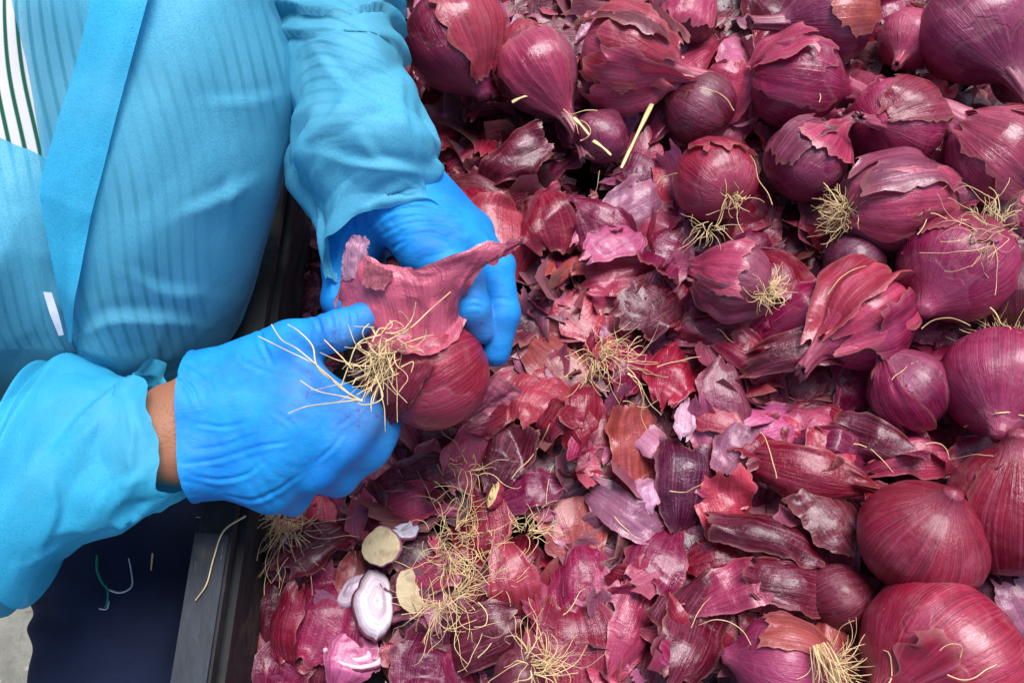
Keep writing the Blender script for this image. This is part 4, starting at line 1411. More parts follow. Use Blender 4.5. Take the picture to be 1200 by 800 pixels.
# left hand (upper): holds the bulb from behind, fingers wrapped over its right side
LW1, LW2 = P(425, 205, 0.128), P(470, 205, 0.124)
L_PALM = [(LW1, P(498, 296, 0.122), 0.0200, 0.0155), (LW1, P(528, 282, 0.116), 0.0190, 0.0160), (LW2, P(545, 275, 0.102), 0.0200, 0.0150), (LW2, P(552, 272, 0.086), 0.0190, 0.0140),
          (P(440, 250, 0.110), P(415, 295, 0.096), 0.0190, 0.0150)]
L_FING = [
    [(P(498, 296, 0.122), 0.0145), (P(544, 320, 0.124), 0.0116), (P(553, 360, 0.116), 0.0108), (P(564, 386, 0.100), 0.0088)],
    [(P(528, 282, 0.116), 0.0145), (P(580, 312, 0.106), 0.0118), (P(589, 368, 0.098), 0.0108), (P(581, 412, 0.084), 0.0090)],
    [(P(545, 275, 0.102), 0.0140), (P(584, 312, 0.082), 0.0112), (P(582, 370, 0.068), 0.0098), (P(572, 412, 0.058), 0.0088)],
    [(P(552, 272, 0.086), 0.0130), (P(574, 320, 0.062), 0.0100), (P(570, 372, 0.050), 0.0090), (P(560, 404, 0.042), 0.0080)],
]
L_THUMB = [(P(430, 262, 0.108), 0.0175), (P(402, 312, 0.094), 0.0128), (P(398, 352, 0.088), 0.0110), (P(420, 386, 0.084), 0.0096)]


def hand_sdf(p, palm, fingers, thumb, grow, kf=0.0030):
    d = None
    for a, b, r0, r1 in palm:
        c = cone(p, a, b, r0 + grow, r1 + grow)
        d = c if d is None else smin(d, c, 0.014)
    fd = None
    for ch in fingers:
        f = None
        for (a, ra_), (b, rb_) in zip(ch[:-1], ch[1:]):
            c = cone(p, a, b, ra_ + grow, rb_ + grow)
            f = c if f is None else smin(f, c, 0.005)
        fd = f if fd is None else smin(fd, f, kf)
    d = smin(d, fd, 0.010)
    t = None
    for (a, ra_), (b, rb_) in zip(thumb[:-1], thumb[1:]):
        c = cone(p, a, b, ra_ + grow, rb_ + grow)
        t = c if t is None else smin(t, c, 0.007)
    return smin(d, t, 0.010)


def glove(name, palm, fingers, thumb, cut_p, cut_n, stains, seed, parent, creases, kf, strokes=()):
    pts = np.array([q for a, b, _, _ in palm for q in (a, b)] + [q for ch in fingers for q, _ in ch] + [q for q, _ in thumb])
    lo, hi = pts.min(0) - 0.03, pts.max(0) + 0.03

    def fn(p):
        d = hand_sdf(p, palm, fingers, thumb, 0.0012, kf)
        # the cuff flares away from the wrist
        s = (p - cut_p) @ cut_n
        return d - 0.0035 * np.clip(1 - np.abs(s) / 0.018, 0, 1)

    V, Q = sdf_mesh(fn, lo, hi, 0.0014)
    N = vnormals(V, Q)
    s = (V - cut_p) @ cut_n
    Q = Q[(s > -0.0016)[Q].all(1)]
    V = V - np.minimum(s, 0)[:, None] * cut_n
    V = V + N * (0.0010 * np.exp(-(np.maximum(s, 0) / 0.0016) ** 2))[:, None]
    d = 0.0006 * fbm3(V * 24, seed, 2)
    # tension wrinkles
    for c, axis, span, wl, amp in creases:
        q = V - c
        along = q @ unit(axis)
        g = np.exp(-((q * q).sum(1)) / span ** 2)
        d += amp * g * (np.abs(np.sin(along / wl * math.pi + 1.6 * noise3(V * 60, seed + 2))) ** 0.7 - 0.6)
    # single sharp creases drawn across the back of the hand
    vx, vy = pix(V)
    up = smooth(0.05, 0.45, N[:, 2])
    for amp, pts_ in strokes:
        c2 = catmull(np.array(pts_, float), 24)
        dd = np.full(len(V), 1e9); sg = np.zeros(len(V)); tt_ = np.zeros(len(V))
        for k, (p_, q_) in enumerate(zip(c2[:-1], c2[1:])):
            e_ = q_ - p_
            h_ = np.clip(((vx - p_[0]) * e_[0] + (vy - p_[1]) * e_[1]) / max(e_ @ e_, 1e-9), 0, 1)
            ox, oy = vx - p_[0] - h_ * e_[0], vy - p_[1] - h_ * e_[1]
            d2 = np.hypot(ox, oy)
            m_ = d2 < dd
            dd = np.where(m_, d2, dd); sg = np.where(m_, np.sign(e_[0] * oy - e_[1] * ox), sg); tt_ = np.where(m_, (k + h_) / 23, tt_)
        fade = np.sin(np.clip(tt_, 0.02, 0.98) * math.pi) ** 0.5 * up
        d = d + amp * fade * (-np.exp(-(dd / 2.2) ** 2) + 0.75 * np.exp(-((dd - 4.5) / 3.2) ** 2) * np.where(sg > 0, 1.0, 0.45))
    V = V + N * d[:, None]
    st = np.zeros(len(V))
    for c, r in stains:
        st = np.maximum(st, np.exp(-((V - c) ** 2).sum(1) / r ** 2))
    used = np.unique(Q)
    mp = np.full(len(V), -1); mp[used] = np.arange(len(used))
    me = mesh_np(name, V[used], mp[Q], None, {'stain': st[used]})
    o = obj(name, me, M['glove'], parent)
    return o


person = empty('person', (0, 0, 0))
tag(person, 'person in a sheer light blue gown and blue gloves peeling an onion', 'person')

R_CUT = P(212, 506, 0.112)
R_DIR = unit(P(330, 494, 0.114) - P(200, 508, 0.112))
gl = glove('glove', R_PALM, R_FING, R_THUMB, R_CUT + R_DIR * 0.007, R_DIR,
           [(P(400, 400, 0.135), 0.016), (P(428, 486, 0.115), 0.022), (P(360, 450, 0.135), 0.020), (P(436, 372, 0.13), 0.010)], 11, person,
           [(P(396, 376, 0.14), P(434, 369, 0.126) - P(342, 404, 0.121), 0.014, 0.0042, 0.0016), (P(240, 545, 0.125), np.array([0.35, 1, 0.2]), 0.022, 0.012, 0.0007),
            (P(320, 570, 0.115), np.array([1, 1, 0]), 0.020, 0.009, 0.0007), (P(225, 450, 0.12), np.array([1, 0.6, 0.2]), 0.020, 0.006, 0.0008)], 0.020,
           [(0.0011, [(216, 543), (255, 538), (300, 524), (338, 518)]), (0.0009, [(222, 556), (255, 562), (288, 556), (308, 540)]), (0.0010, [(262, 580), (295, 586), (325, 574), (352, 556)]),
            (0.0009, [(225, 528), (262, 522), (300, 508)]), (0.0010, [(203, 436), (222, 452), (234, 476)]), (0.0007, [(216, 424), (240, 440), (252, 462)]), (0.0010, [(303, 384), (308, 402), (320, 428)]),
            (0.0008, [(228, 496), (262, 500), (290, 494)]), (0.0008, [(340, 470), (368, 486), (384, 510)]), (0.0007, [(318, 480), (345, 500), (356, 530)]), (0.0010, [(368, 368), (374, 382), (372, 400)]),
            (0.0011, [(382, 364), (388, 378), (388, 398)]), (0.0009, [(396, 360), (401, 374), (402, 394)]), (0.0007, [(408, 358), (412, 370), (412, 386)]), (0.0007, [(280, 420), (312, 436), (344, 440)]),
            (0.0006, [(262, 470), (300, 462), (334, 466)]), (0.0008, [(396, 500), (412, 488), (428, 470)]), (0.0008, [(372, 540), (390, 524), (402, 506)])])
gl['label'] = 'blue glove on the lower hand, smudged with purple'
L_CUT = P(446, 222, 0.126)
L_DIR = unit(P(505, 290, 0.118) - P(446, 212, 0.126))
gl = glove('glove', L_PALM, L_FING, L_THUMB, L_CUT - L_DIR * 0.012, L_DIR, [(P(560, 385, 0.11), 0.016), (P(555, 330, 0.13), 0.012)], 23, person,
           [(P(490, 268, 0.14), np.array([0.35, -1, 0.4]), 0.034, 0.0095, 0.0011), (P(430, 262, 0.125), np.array([1, 0.5, 0]), 0.02, 0.008, 0.0012)], 0.0016,
           [(0.0011, [(432, 268), (455, 250), (490, 244), (520, 252)]), (0.0010, [(446, 276), (478, 262), (515, 262), (545, 274)]), (0.0009, [(460, 262), (490, 254), (528, 260)]),
            (0.0009, [(452, 302), (464, 288), (482, 280)]), (0.0010, [(470, 278), (505, 274), (535, 284)]), (0.0008, [(560, 300), (572, 296), (590, 306)]), (0.0008, [(545, 352), (556, 350), (566, 354)]),
            (0.0008, [(576, 352), (588, 350), (600, 354)]), (0.0007, [(546, 360), (556, 358), (566, 361)]), (0.0008, [(405, 300), (395, 320), (392, 345)]), (0.0009, [(416, 262), (404, 285), (400, 310)])])
gl['label'] = 'blue glove on the upper hand wrapped round the onion'

# body: trunk, arms and hands in one surface
R_ELB, L_ELB = P(-70, 610, 0.085), P(395, -110, 0.135)
SH_R, SH_L = P(-260, 330, 0.20), P(250, -330, 0.18)


def body_sdf(p):
    d = cone(p, P(40, 330, -0.02), P(60, 20, 0.065), 0.115, 0.105)
    d = smin(d, cone(p, P(40, 330, -0.03), P(-60, 520, -0.08), 0.10, 0.085), 0.05)
    d = smin(d, cone(p, P(60, 20, 0.065), P(0, -220, 0.14), 0.105, 0.09), 0.05)
    d = smin(d, cone(p, P(0, -220, 0.14), SH_L, 0.08, 0.05), 0.04)
    d = smin(d, cone(p, SH_L, L_ELB, 0.048, 0.040), 0.03)
    d = smin(d, cone(p, L_ELB, (LW1 + LW2) / 2, 0.040, 0.024), 0.02)
    d = smin(d, cone(p, P(0, -100, 0.10), SH_R, 0.07, 0.05), 0.04)
    d = smin(d, cone(p, SH_R, R_ELB, 0.046, 0.040), 0.03)
    d = smin(d, cone(p, R_ELB, (RW1 + RW2) / 2, 0.040, 0.0235), 0.02)
    d = smin(d, hand_sdf(p, R_PALM, R_FING, R_THUMB, -0.0042), 0.004)
    d = smin(d, hand_sdf(p, L_PALM, L_FING, L_THUMB, -0.0042), 0.004)
    return d


bpts = np.array([SH_R, SH_L, R_ELB, L_ELB, P(-60, 520, -0.08), P(40, 330, -0.03), P(0, -220, 0.14), P(460, 500, 0.05), P(600, 420, 0.05)])
V, Q = sdf_mesh(body_sdf, bpts.min(0) - 0.12, bpts.max(0) + 0.10, 0.0058)
obj('body', mesh_np('body', V, Q), M['body'], person)


# ------------------------------------------------------------------ gown
def patch(rows, nu, nv, zoff=0.0):
    """rows of (px, py, z) control points -> grid of world points and of pixel coordinates"""
    ctrl = np.array(rows, float)
    g_ = catmull(ctrl, nv)
    g_ = np.swapaxes(catmull(np.swapaxes(g_, 0, 1), nu), 0, 1)
    W = np.empty(g_.shape)
    x = (g_[..., 0] - 600) / FPX
    y = -(g_[..., 1] - 400) / FPX
    c, s = math.cos(TILT), math.sin(TILT)
    d = np.stack([x, y * c + s, y * s - c], -1)
    t = (g_[..., 2] + zoff - CAM[2]) / d[..., 2]
    return CAM + d * t[..., None], g_


def up_normals(G):
    n = grid_normals(G)
    if n[..., 2].mean() < 0:
        n = -n
    return n


def cloth_obj(name, G, uv, mat, parent, wrap=False):
    nv, nu = G.shape[:2]
    return obj(name, mesh_np(name, G.reshape(-1, 3), grid_faces(nu, nv, wrap), uv.reshape(-1, 2)), mat, parent)


def crease(G, strokes, tube=False):
    """sharp folds in the cloth along the given lines: a ridge with a dip on one side"""
    n = up_normals(G)
    if tube:
        n = grid_normals(G)
        if (n * (G - G.mean(1, keepdims=True))).sum(-1).mean() < 0:
            n = -n
    vx, vy = pix(G)
    d = np.zeros(G.shape[:2])
    up = smooth(0.0, 0.3, n[..., 2])
    for amp, wid, pts_ in strokes:
        c2 = catmull(np.array(pts_, float), 20)
        dd = np.full(d.shape, 1e9); sg = np.zeros(d.shape); tt = np.zeros(d.shape)
        for k, (p_, q_) in enumerate(zip(c2[:-1], c2[1:])):
            e_ = q_ - p_
            h_ = np.clip(((vx - p_[0]) * e_[0] + (vy - p_[1]) * e_[1]) / max(e_ @ e_, 1e-9), 0, 1)
            ox, oy = vx - p_[0] - h_ * e_[0], vy - p_[1] - h_ * e_[1]
            d2 = np.hypot(ox, oy)
            m = d2 < dd
            dd = np.where(m, d2, dd); sg = np.where(m, np.sign(e_[0] * oy - e_[1] * ox), sg); tt = np.where(m, (k + h_) / 19, tt)
        fade = np.sin(np.clip(tt, 0.03, 0.97) * math.pi) ** 0.6 * up
        d += amp * fade * np.where(sg > 0, np.exp(-dd / (wid * 2.2)), np.exp(-dd / (wid * 0.7)) - 0.35 * np.exp(-((dd - wid * 1.2) / wid) ** 2))
    return G + n * d[..., None]


def row(y, xs, zs):
    return [(x, y if not isinstance(y, (list, tuple)) else y[i], z) for i, (x, z) in enumerate(zip(xs, zs))]


FR = [
    row(-60, (10, 90, 165, 235, 290, 308, 306), (.225, .240, .246, .238, .215, .165, .08)),
    row(0, (14, 84, 160, 235, 295, 318, 314), (.220, .236, .243, .235, .210, .160, .07)),
    row(95, (30, 80, 140, 220, 308, 352, 344), (.200, .216, .226, .222, .190, .140, .05)),
    row(205, (44, 66, 112, 190, 278, 330, 324), (.178, .190, .202, .198, .168, .118, .03)),
    row(300, (58, 70, 100, 165, 242, 300, 296), (.158, .166, .174, .170, .138, .088, .02)),
    row((365, 365, 365, 372, 375, 370, 372), (74, 84, 104, 158, 222, 276, 284), (.136, .142, .146, .134, .106, .062, .005)),
    row((408, 412, 416, 420, 420, 412, 408), (84, 94, 112, 154, 206, 256, 268), (.110, .114, .116, .104, .078, .046, -.005)),
    row((434, 438, 442, 448, 446, 440, 430), (104, 110, 122, 150, 184, 226, 244), (.076, .078, .078, .066, .044, .020, -.02)),
    row((440, 446, 450, 456, 456, 452, 440), (112, 118, 128, 146, 166, 190, 200), (.02, .02, .02, .01, -.005, -.02, -.04)),
]
G, pxg = patch(FR, 110, 140)
N = up_normals(G)
u = np.linspace(0, 1, 110)[None] + np.zeros((140, 1))
v = np.linspace(0, 1, 140)[:, None] + np.zeros((1, 110))
qf = np.stack([u * 2 - 1, v * 3 - 1.5, 0 * u + 0.3], -1)
wr = 0.0025 * noise2(u * 4 + v * 2, v * 3, 31) + 0.0050 * facets(qf, 33, 10, 40.0) + 0.0045 * tin(u * 2.6 + v, v * 3.4, 35) + 0.0012 * tin(u * 7, v * 9, 37) + 0.0004 * noise2(u * 22, v * 18, 34)
wr += 0.0045 * smooth(0.55, 0.75, v) * ridge2(u * 3 + v * 4, v * 6 - u * 2, 36) * np.sin(np.pi * u)
G1 = G + N * wr[..., None]
G1 = crease(G1, [(0.0055, 9, [(96, 392), (130, 374), (180, 372), (236, 380)]), (0.0035, 8, [(210, 252), (256, 232), (306, 206)]), (0.0030, 7, [(262, 262), (268, 232), (276, 206)]),
                 (0.0030, 8, [(186, 372), (186, 396), (184, 424)]), (0.0025, 7, [(240, 120), (290, 118), (336, 108)]), (0.0030, 8, [(150, 318), (190, 340), (240, 344)])])
gown = cloth_obj('gown', G1, np.stack([u * 0.3, v * 0.4], -1), M['gown'], person)
gown['label'] = 'sheer light blue disposable gown front'

# turned-back double edge lying on the front
LB = [
    row(-60, (116, 140, 165, 190), (.252, .256, .257, .254)),
    row(0, (103, 126, 150, 173), (.249, .254, .255, .252)),
    row(107, (78, 100, 122, 144), (.226, .231, .233, .230)),
    row(207, (50, 72, 95, 118), (.198, .204, .208, .207)),
    row(267, (52, 70, 86, 104), (.182, .187, .190, .189)),
    row((333, 335, 340, 345), (64, 72, 80, 89), (.163, .166, .167, .166)),
    row((397, 398, 400, 401), (80, 81, 82, 84), (.133, .134, .134, .133)),
]
G, _ = patch(LB, 30, 110)
N = up_normals(G)
u2 = np.linspace(0, 1, 30)[None] + np.zeros((110, 1))
v2 = np.linspace(0, 1, 110)[:, None] + np.zeros((1, 30))
G = G + N * (0.0020 * tin(u2 * 0.9, v2 * 5, 41) + 0.0008 * tin(u2 * 2.2, v2 * 14, 42))[..., None]
cloth_obj('lapel', G, np.stack([u2 * 0.1, v2 * 0.4], -1), M['gown2'], gown)

# the far side of the front opening, lower and partly in shade
SHP = [
    row((60, 90, 120, 150, 175, 200), (-160, -110, -60, -20, 24, 84), (0.231, 0.225, 0.216, 0.201, 0.183, 0.158)),
    row((170, 190, 205, 222, 240, 262), (-160, -105, -55, -10, 44, 104), (0.224, 0.219, 0.206, 0.191, 0.174, 0.149)),
    row((280, 290, 300, 310, 322, 338), (-160, -100, -50, 0, 56, 118), (0.201, 0.195, 0.186, 0.170, 0.152, 0.131)),
    row((380, 384, 388, 392, 398, 404), (-160, -100, -45, 8, 66, 130), (0.166, 0.160, 0.150, 0.137, 0.123, 0.105)),
    row((440, 444, 448, 450, 450, 450), (-160, -100, -45, 12, 66, 124), (0.121, 0.115, 0.108, 0.099, 0.088, 0.072)),
    row((490, 494, 496, 496, 492, 486), (-160, -100, -45, 12, 66, 124), (0.050, 0.050, 0.050, 0.040, 0.030, 0.020)),
]
G, _ = patch(SHP, 70, 80)
N = up_normals(G)
u3 = np.linspace(0, 1, 70)[None] + np.zeros((80, 1))
v3 = np.linspace(0, 1, 80)[:, None] + np.zeros((1, 70))
G = G + N * (0.003 * noise2(u3 * 4 + v3, v3 * 3, 51) + 0.006 * tin(u3 * 3, v3 * 3, 52) + 0.002 * tin(u3 * 8, v3 * 8, 53))[..., None]
cloth_obj('side_panel', G, np.stack([u3 * 0.2, v3 * 0.2], -1), M['gown'], gown)

# shirt under the gown
SF = []
for r_ in FR[:7]:
    SF.append([(r_[0][0] - 90, r_[0][1], r_[0][2] - 0.030), (r_[0][0] - 30, r_[0][1], r_[0][2] - 0.024)] + [(q[0], q[1], q[2] - (0.016 if k_ == 0 else 0.0075)) for k_, q in enumerate(r_[1:6])])
G, pxg = patch(SF, 90, 110)
N = up_normals(G)
us = np.linspace(0, 1, 90)[None] + np.zeros((110, 1))
vs = np.linspace(0, 1, 110)[:, None] + np.zeros((1, 90))
G = G + N * (0.002 * noise2(us * 4, vs * 4, 61))[..., None]
uvs = np.stack([(pxg[..., 0] - pxg[..., 1] * 0.20 + 26 * noise2(us * 2.5, vs * 2.5, 62)) / 15.5, vs], -1)
shirt = cloth_obj('shirt', G, uvs, M['shirt'], person)
shirt['label'] = 'white shirt with green stripes at the gown opening'


def tube_patch(rings, ns, nt, hr, fold=None, hem=0.0, wave=0.0):
    """rings: (ax, ay, bx, by, z) edge pixels of a sleeve -> grid (ns, nt, 3); theta 0 = first edge, 90 deg = towards the sky"""
    A = np.array([P(r[0], r[1], r[4]) for r in rings])
    B = np.array([P(r[2], r[3], r[4]) for r in rings])
    hh = np.array([hr if len(r) < 6 else r[5] for r in rings], float)
    A, B, hh = catmull(A, ns), catmull(B, ns), catmull(hh, ns)
    C = (A + B) / 2
    a = (A - B) / 2
    ax = np.gradient(C, axis=0)
    ax /= np.linalg.norm(ax, axis=1, keepdims=True)
    up = np.array([0, 0, 1.0])[None] - a * ((a @ np.array([0, 0, 1.0])) / (a * a).sum(1))[:, None]
    up /= np.linalg.norm(up, axis=1, keepdims=True)
    al = np.linalg.norm(a, axis=1)
    th = np.linspace(0, 2 * math.pi, nt, endpoint=False)
    s = np.linspace(0, 1, ns)
    TH, S_ = np.meshgrid(th, s)
    rad = np.stack([np.cos(TH), np.sin(TH)], -1)
    disp = fold(TH, S_) if fold is not None else np.zeros_like(TH)
    Gd = C[:, None] + a[:, None] * np.cos(TH)[..., None] * (1 + disp / al[:, None])[..., None] + (up * (al * hh)[:, None])[:, None] * np.sin(TH)[..., None] * (1 + disp / (al * hh)[:, None])[..., None]
    if hem:
        Gd = Gd - ax[:, None] * (hem * (S_ ** 3) * np.maximum(np.sin(TH), 0) ** 1.2)[..., None]
    if wave:
        t_ = (TH + math.pi / 2) % (2 * math.pi)
        Gd = Gd + ax[:, None] * (wave * S_ ** 4 * (tin(t_ * 2.2, 0 * t_ + 3.3, 121) + 0.5 * tin(t_ * 5, 0 * t_ + 8.3, 122)))[..., None]
    return Gd, TH, S_


def fold_left(TH, S):
    q = np.stack([np.cos(TH), np.sin(TH), S * 3.2 - 2.0], -1)
    d = 0.0015 * noise3(q * 2.2, 71)
    # bunched overlapping folds near the elbow
    top = smooth(0.52, 0.40, S)
    ph = S / 0.075 + 0.55 * np.cos(TH + 0.6) + 0.5 * noise3(q * 1.1, 72)
    fr = ph - np.floor(ph)
    saw = fr ** 1.6 * smooth(1.0, 0.90, fr)
    d = d + top * (0.014 * saw - 0.005) * (0.75 + 0.6 * noise3(q * 0.9, 75))
    # flat facets with creases further down
    t_ = (TH + math.pi / 2) % (2 * math.pi)
    d = d + (1 - 0.6 * top) * (0.013 * tin(t_ * 0.95, S * 8, 73) + 0.0045 * tin(t_ * 2.6, S * 18, 79) + 0.008 * facets(q * 0.9, 73, 12, 40.0))
    return d


LSLV = [
    (318, -170, 470, -150, .145), (315, -80, 470, -70, .145), (318, -15, 466, 0, .144), (320, 40, 474, 38, .142), (324, 100, 488, 92, .138), (328, 160, 503, 150, .134),
    (334, 215, 516, 205, .130), (350, 266, 522, 246, .124, .64), (376, 326, 518, 272, .118, .52)]
G, TH, S_ = tube_patch(LSLV, 150, 120, 0.80, fold_left, 0.022, 0.004)
G = crease(G, [(0.0060, 8, [(345, 70), (380, 48), (420, 42), (474, 44)]), (0.0050, 8, [(370, 30), (405, 26), (440, 20), (462, 22)]), (0.0050, 7, [(372, 58), (392, 88), (420, 116), (455, 130)]),
               (0.0045, 8, [(355, 168), (390, 138), (410, 114)]), (0.0040, 8, [(372, 178), (420, 192), (462, 196), (512, 204)]), (0.0035, 6, [(420, 152), (434, 174), (446, 196)]),
               (0.0035, 6, [(470, 82), (472, 130), (486, 190)]), (0.0040, 7, [(440, 236), (458, 222), (474, 214)])], True)
cloth_obj('sleeve', G, np.stack([TH / 6.28 * 0.25, S_ * 0.3], -1), M['gown'], gown, True)
# shirt sleeve inside it
LSH = [(345, -170, 442, -150, .143), (346, -15, 438, 0, .142), (352, 60, 450, 56, .140), (356, 120, 468, 112, .136), (364, 172, 480, 166, .131), (376, 208, 486, 200, .127)]
G, TH, S_ = tube_patch(LSH, 60, 80, 0.80, lambda t, s: 0.003 * noise3(np.stack([np.cos(t) * 2, np.sin(t) * 2, s * 6], -1), 81))
cloth_obj('shirt_sleeve', G, np.stack([S_ * 20 + 1.2 * np.cos(TH), TH], -1), M['shirt'], shirt, True)


def fold_right(TH, S):
    d = 0.004 * noise3(np.stack([np.cos(TH) * 1.5, np.sin(TH) * 1.5, S * 4], -1), 91)
    q = np.stack([np.cos(TH) * 1.3 - S, np.sin(TH) * 1.3, S * 2.4], -1)
    q = np.stack([np.cos(TH), np.sin(TH), S * 2.4 - 1.2], -1)
    t_ = (TH + math.pi / 2) % (2 * math.pi)
    return d * 0.5 + 0.010 * tin(t_ * 0.9, S * 5, 92) + 0.0035 * tin(t_ * 2.4, S * 11, 95) + 0.006 * facets(q, 92, 12, 40.0)


RSLV = [(-150, 500, -150, 790, .095), (-70, 488, -70, 745, .096), (0, 476, 0, 704, .098), (45, 474, 45, 662, .100), (80, 484, 84, 622, .103), (105, 490, 112, 596, .105)]
G, TH, S_ = tube_patch(RSLV, 90, 110, 0.66, fold_right)
cloth_obj('sleeve', G, np.stack([TH / 6.28 * 0.25, S_ * 0.3], -1), M['gown'], gown, True)
RSH = [(-150, 530, -150, 740, .092), (-40, 512, -40, 682, .095), (20, 502, 24, 636, .098), (70, 498, 76, 604, .100), (112, 496, 116, 582, .103)]
G, TH, S_ = tube_patch(RSH, 50, 80, 0.66)
cloth_obj('shirt_sleeve', G, np.stack([S_ * 13 + 0.8 * np.cos(TH), TH], -1), M['shirt'], shirt, True)


def fold_cuff(TH, S):
    q = np.stack([np.cos(TH) * 1.2 + S * 1.5, np.sin(TH) * 1.2, S * 2.0], -1)
    q = np.stack([np.cos(TH), np.sin(TH), S * 1.8 - 0.9], -1)
    t_ = (TH + math.pi / 2) % (2 * math.pi)
    d = 0.006 * facets(q, 96, 12, 40.0) + 0.011 * tin(t_ * 0.8 + S, S * 2.6 + 3, 97) + 0.004 * tin(t_ * 2.4, S * 6, 99)
    d = d + 0.0030 * S ** 3 * np.sin(TH * 5 + 1.0)
    return d * (0.35 + 0.65 * smooth(0, 0.2, S)) + 0.005 * smooth(0.12, 0.0, S)


RCF = [(62, 433, 20, 704, .102, .74), (75, 430, 60, 677, .104, .74), (108, 430, 118, 645, .106, .72), (150, 434, 168, 619, .109, .72), (190, 422, 221, 588, .110, .66)]
G, TH, S_ = tube_patch(RCF, 80, 130, 0.72, fold_cuff, 0.008, 0.007)
G = crease(G, [(0.0055, 8, [(70, 520), (100, 488), (145, 452), (188, 428)]), (0.0035, 7, [(66, 525), (95, 512), (130, 480)]), (0.0045, 8, [(40, 655), (90, 640), (140, 618), (182, 586)]),
               (0.0035, 7, [(60, 560), (66, 600), (44, 652)]), (0.0035, 7, [(110, 600), (140, 570), (176, 556)]), (0.0030, 6, [(150, 470), (158, 510), (150, 550)])], True)
cuff = cloth_obj('cuff', G, np.stack([TH / 6.28 * 0.25, S_ * 0.3], -1), M['gown2'], gown, True)

# white care label peeping out beside the front edge
ctr = [row((346, 347), (56, 66), (.140, .142)), row((372, 372), (64, 74), (.134, .136)), row((397, 396), (74, 80), (.124, .126))]
G, _ = patch(ctr, 8, 12)
cloth_obj('care_label', G + np.array([0, 0, 0.006]), np.stack(np.meshgrid(np.linspace(0, 1, 8), np.linspace(0, 1, 12)), -1), M['tag'], gown)


# trousers: thigh beside the bin
def fold_leg(TH, S):
    d = 0.004 * noise3(np.stack([np.cos(TH) * 1.4, np.sin(TH) * 1.4, S * 4], -1), 101)
    ph = S * 34 + 2 * np.cos(TH * 1.0) + 2 * noise3(np.stack([np.cos(TH), np.sin(TH), S * 3], -1), 102)
    return d + 0.004 * np.exp(-((S - 0.52) / 0.07) ** 2) * np.sin(ph) * np.maximum(np.cos(TH), 0)


LEG = [(-40, 500, 262, 500, -.105), (10, 600, 258, 600, -.10), (32, 680, 250, 680, -.10), (40, 730, 240, 730, -.10), (38, 800, 232, 800, -.105), (42, 880, 228, 880, -.115), (50, 1000, 220, 1000, -.14)]
G, TH, S_ = tube_patch(LEG, 110, 100, 0.72, fold_leg)
tr = cloth_obj('trousers', G, np.stack([TH, S_], -1), M['navy'], person, True)
tr['label'] = 'navy blue trouser leg beside the bin'


LEG2 = [(-80, 440, 190, 520, -.15), (60, 350, 262, 430, -.14), (130, 220, 296, 320, -.13), (160, 90, 312, 190, -.13), (180, -40, 330, 50, -.14), (190, -200, 350, -120, -.16)]
G2, TH, S_ = tube_patch(LEG2, 60, 60, 0.75, fold_leg)
cloth_obj('trousers', G2, np.stack([TH, S_], -1), M['navy'], person, True)


def on_leg(px, py):
    pg, qg = pix(G.reshape(-1, 3))
    up_ = G.reshape(-1, 3)[:, 2]
    d = (pg - px) ** 2 + (qg - py) ** 2 - 1e5 * (up_ > -0.11)
    return G.reshape(-1, 3)[np.argmin(d)][2]


def thread(pts, mat, name, label, r=0.0006, cat='thread'):
    z = max(on_leg(x, y) for x, y in pts) + 0.002
    pp = [P(x, y, z) for x, y in pts]
    c = pp[0]
    path = catmull(np.array(pp), 40)
    v_, f_, u_ = tubes([path - c], [r], 6, 0.7)
    o = obj(name, mesh_np(name, v_, f_, u_), mat)
    o.location = c
    return tag(o, label, cat)


thread([(114, 650), (114, 668), (120, 682), (126, 690), (126, 704), (123, 712)], M['thread_g'], 'green_thread', 'frayed green thread lying on the navy trousers', 0.0011)
thread([(126, 690), (138, 694), (148, 692), (155, 685), (154, 670), (151, 654)], M['thread_w'], 'white_thread', 'white thread curl joined to the green one on navy trousers', 0.0008)
thread([(128, 704), (125, 713), (116, 713)], M['thread_w'], 'white_thread', 'short white thread end below the green thread', 0.0007)
thread([(179, 648), (177, 668)], M['straw'], 'straw', 'tiny brown straw stuck to the navy trousers', 0.0009, 'straw')

# ------------------------------------------------------------------ the onion being peeled
held = onion(507, 432, 71, 0.088, 215, 8, 'crimson', 'dark red onion held between the two blue gloves, skin half peeled', 0.97, 0.1, 0.0, raise_heap=False, seed=404, group=None)


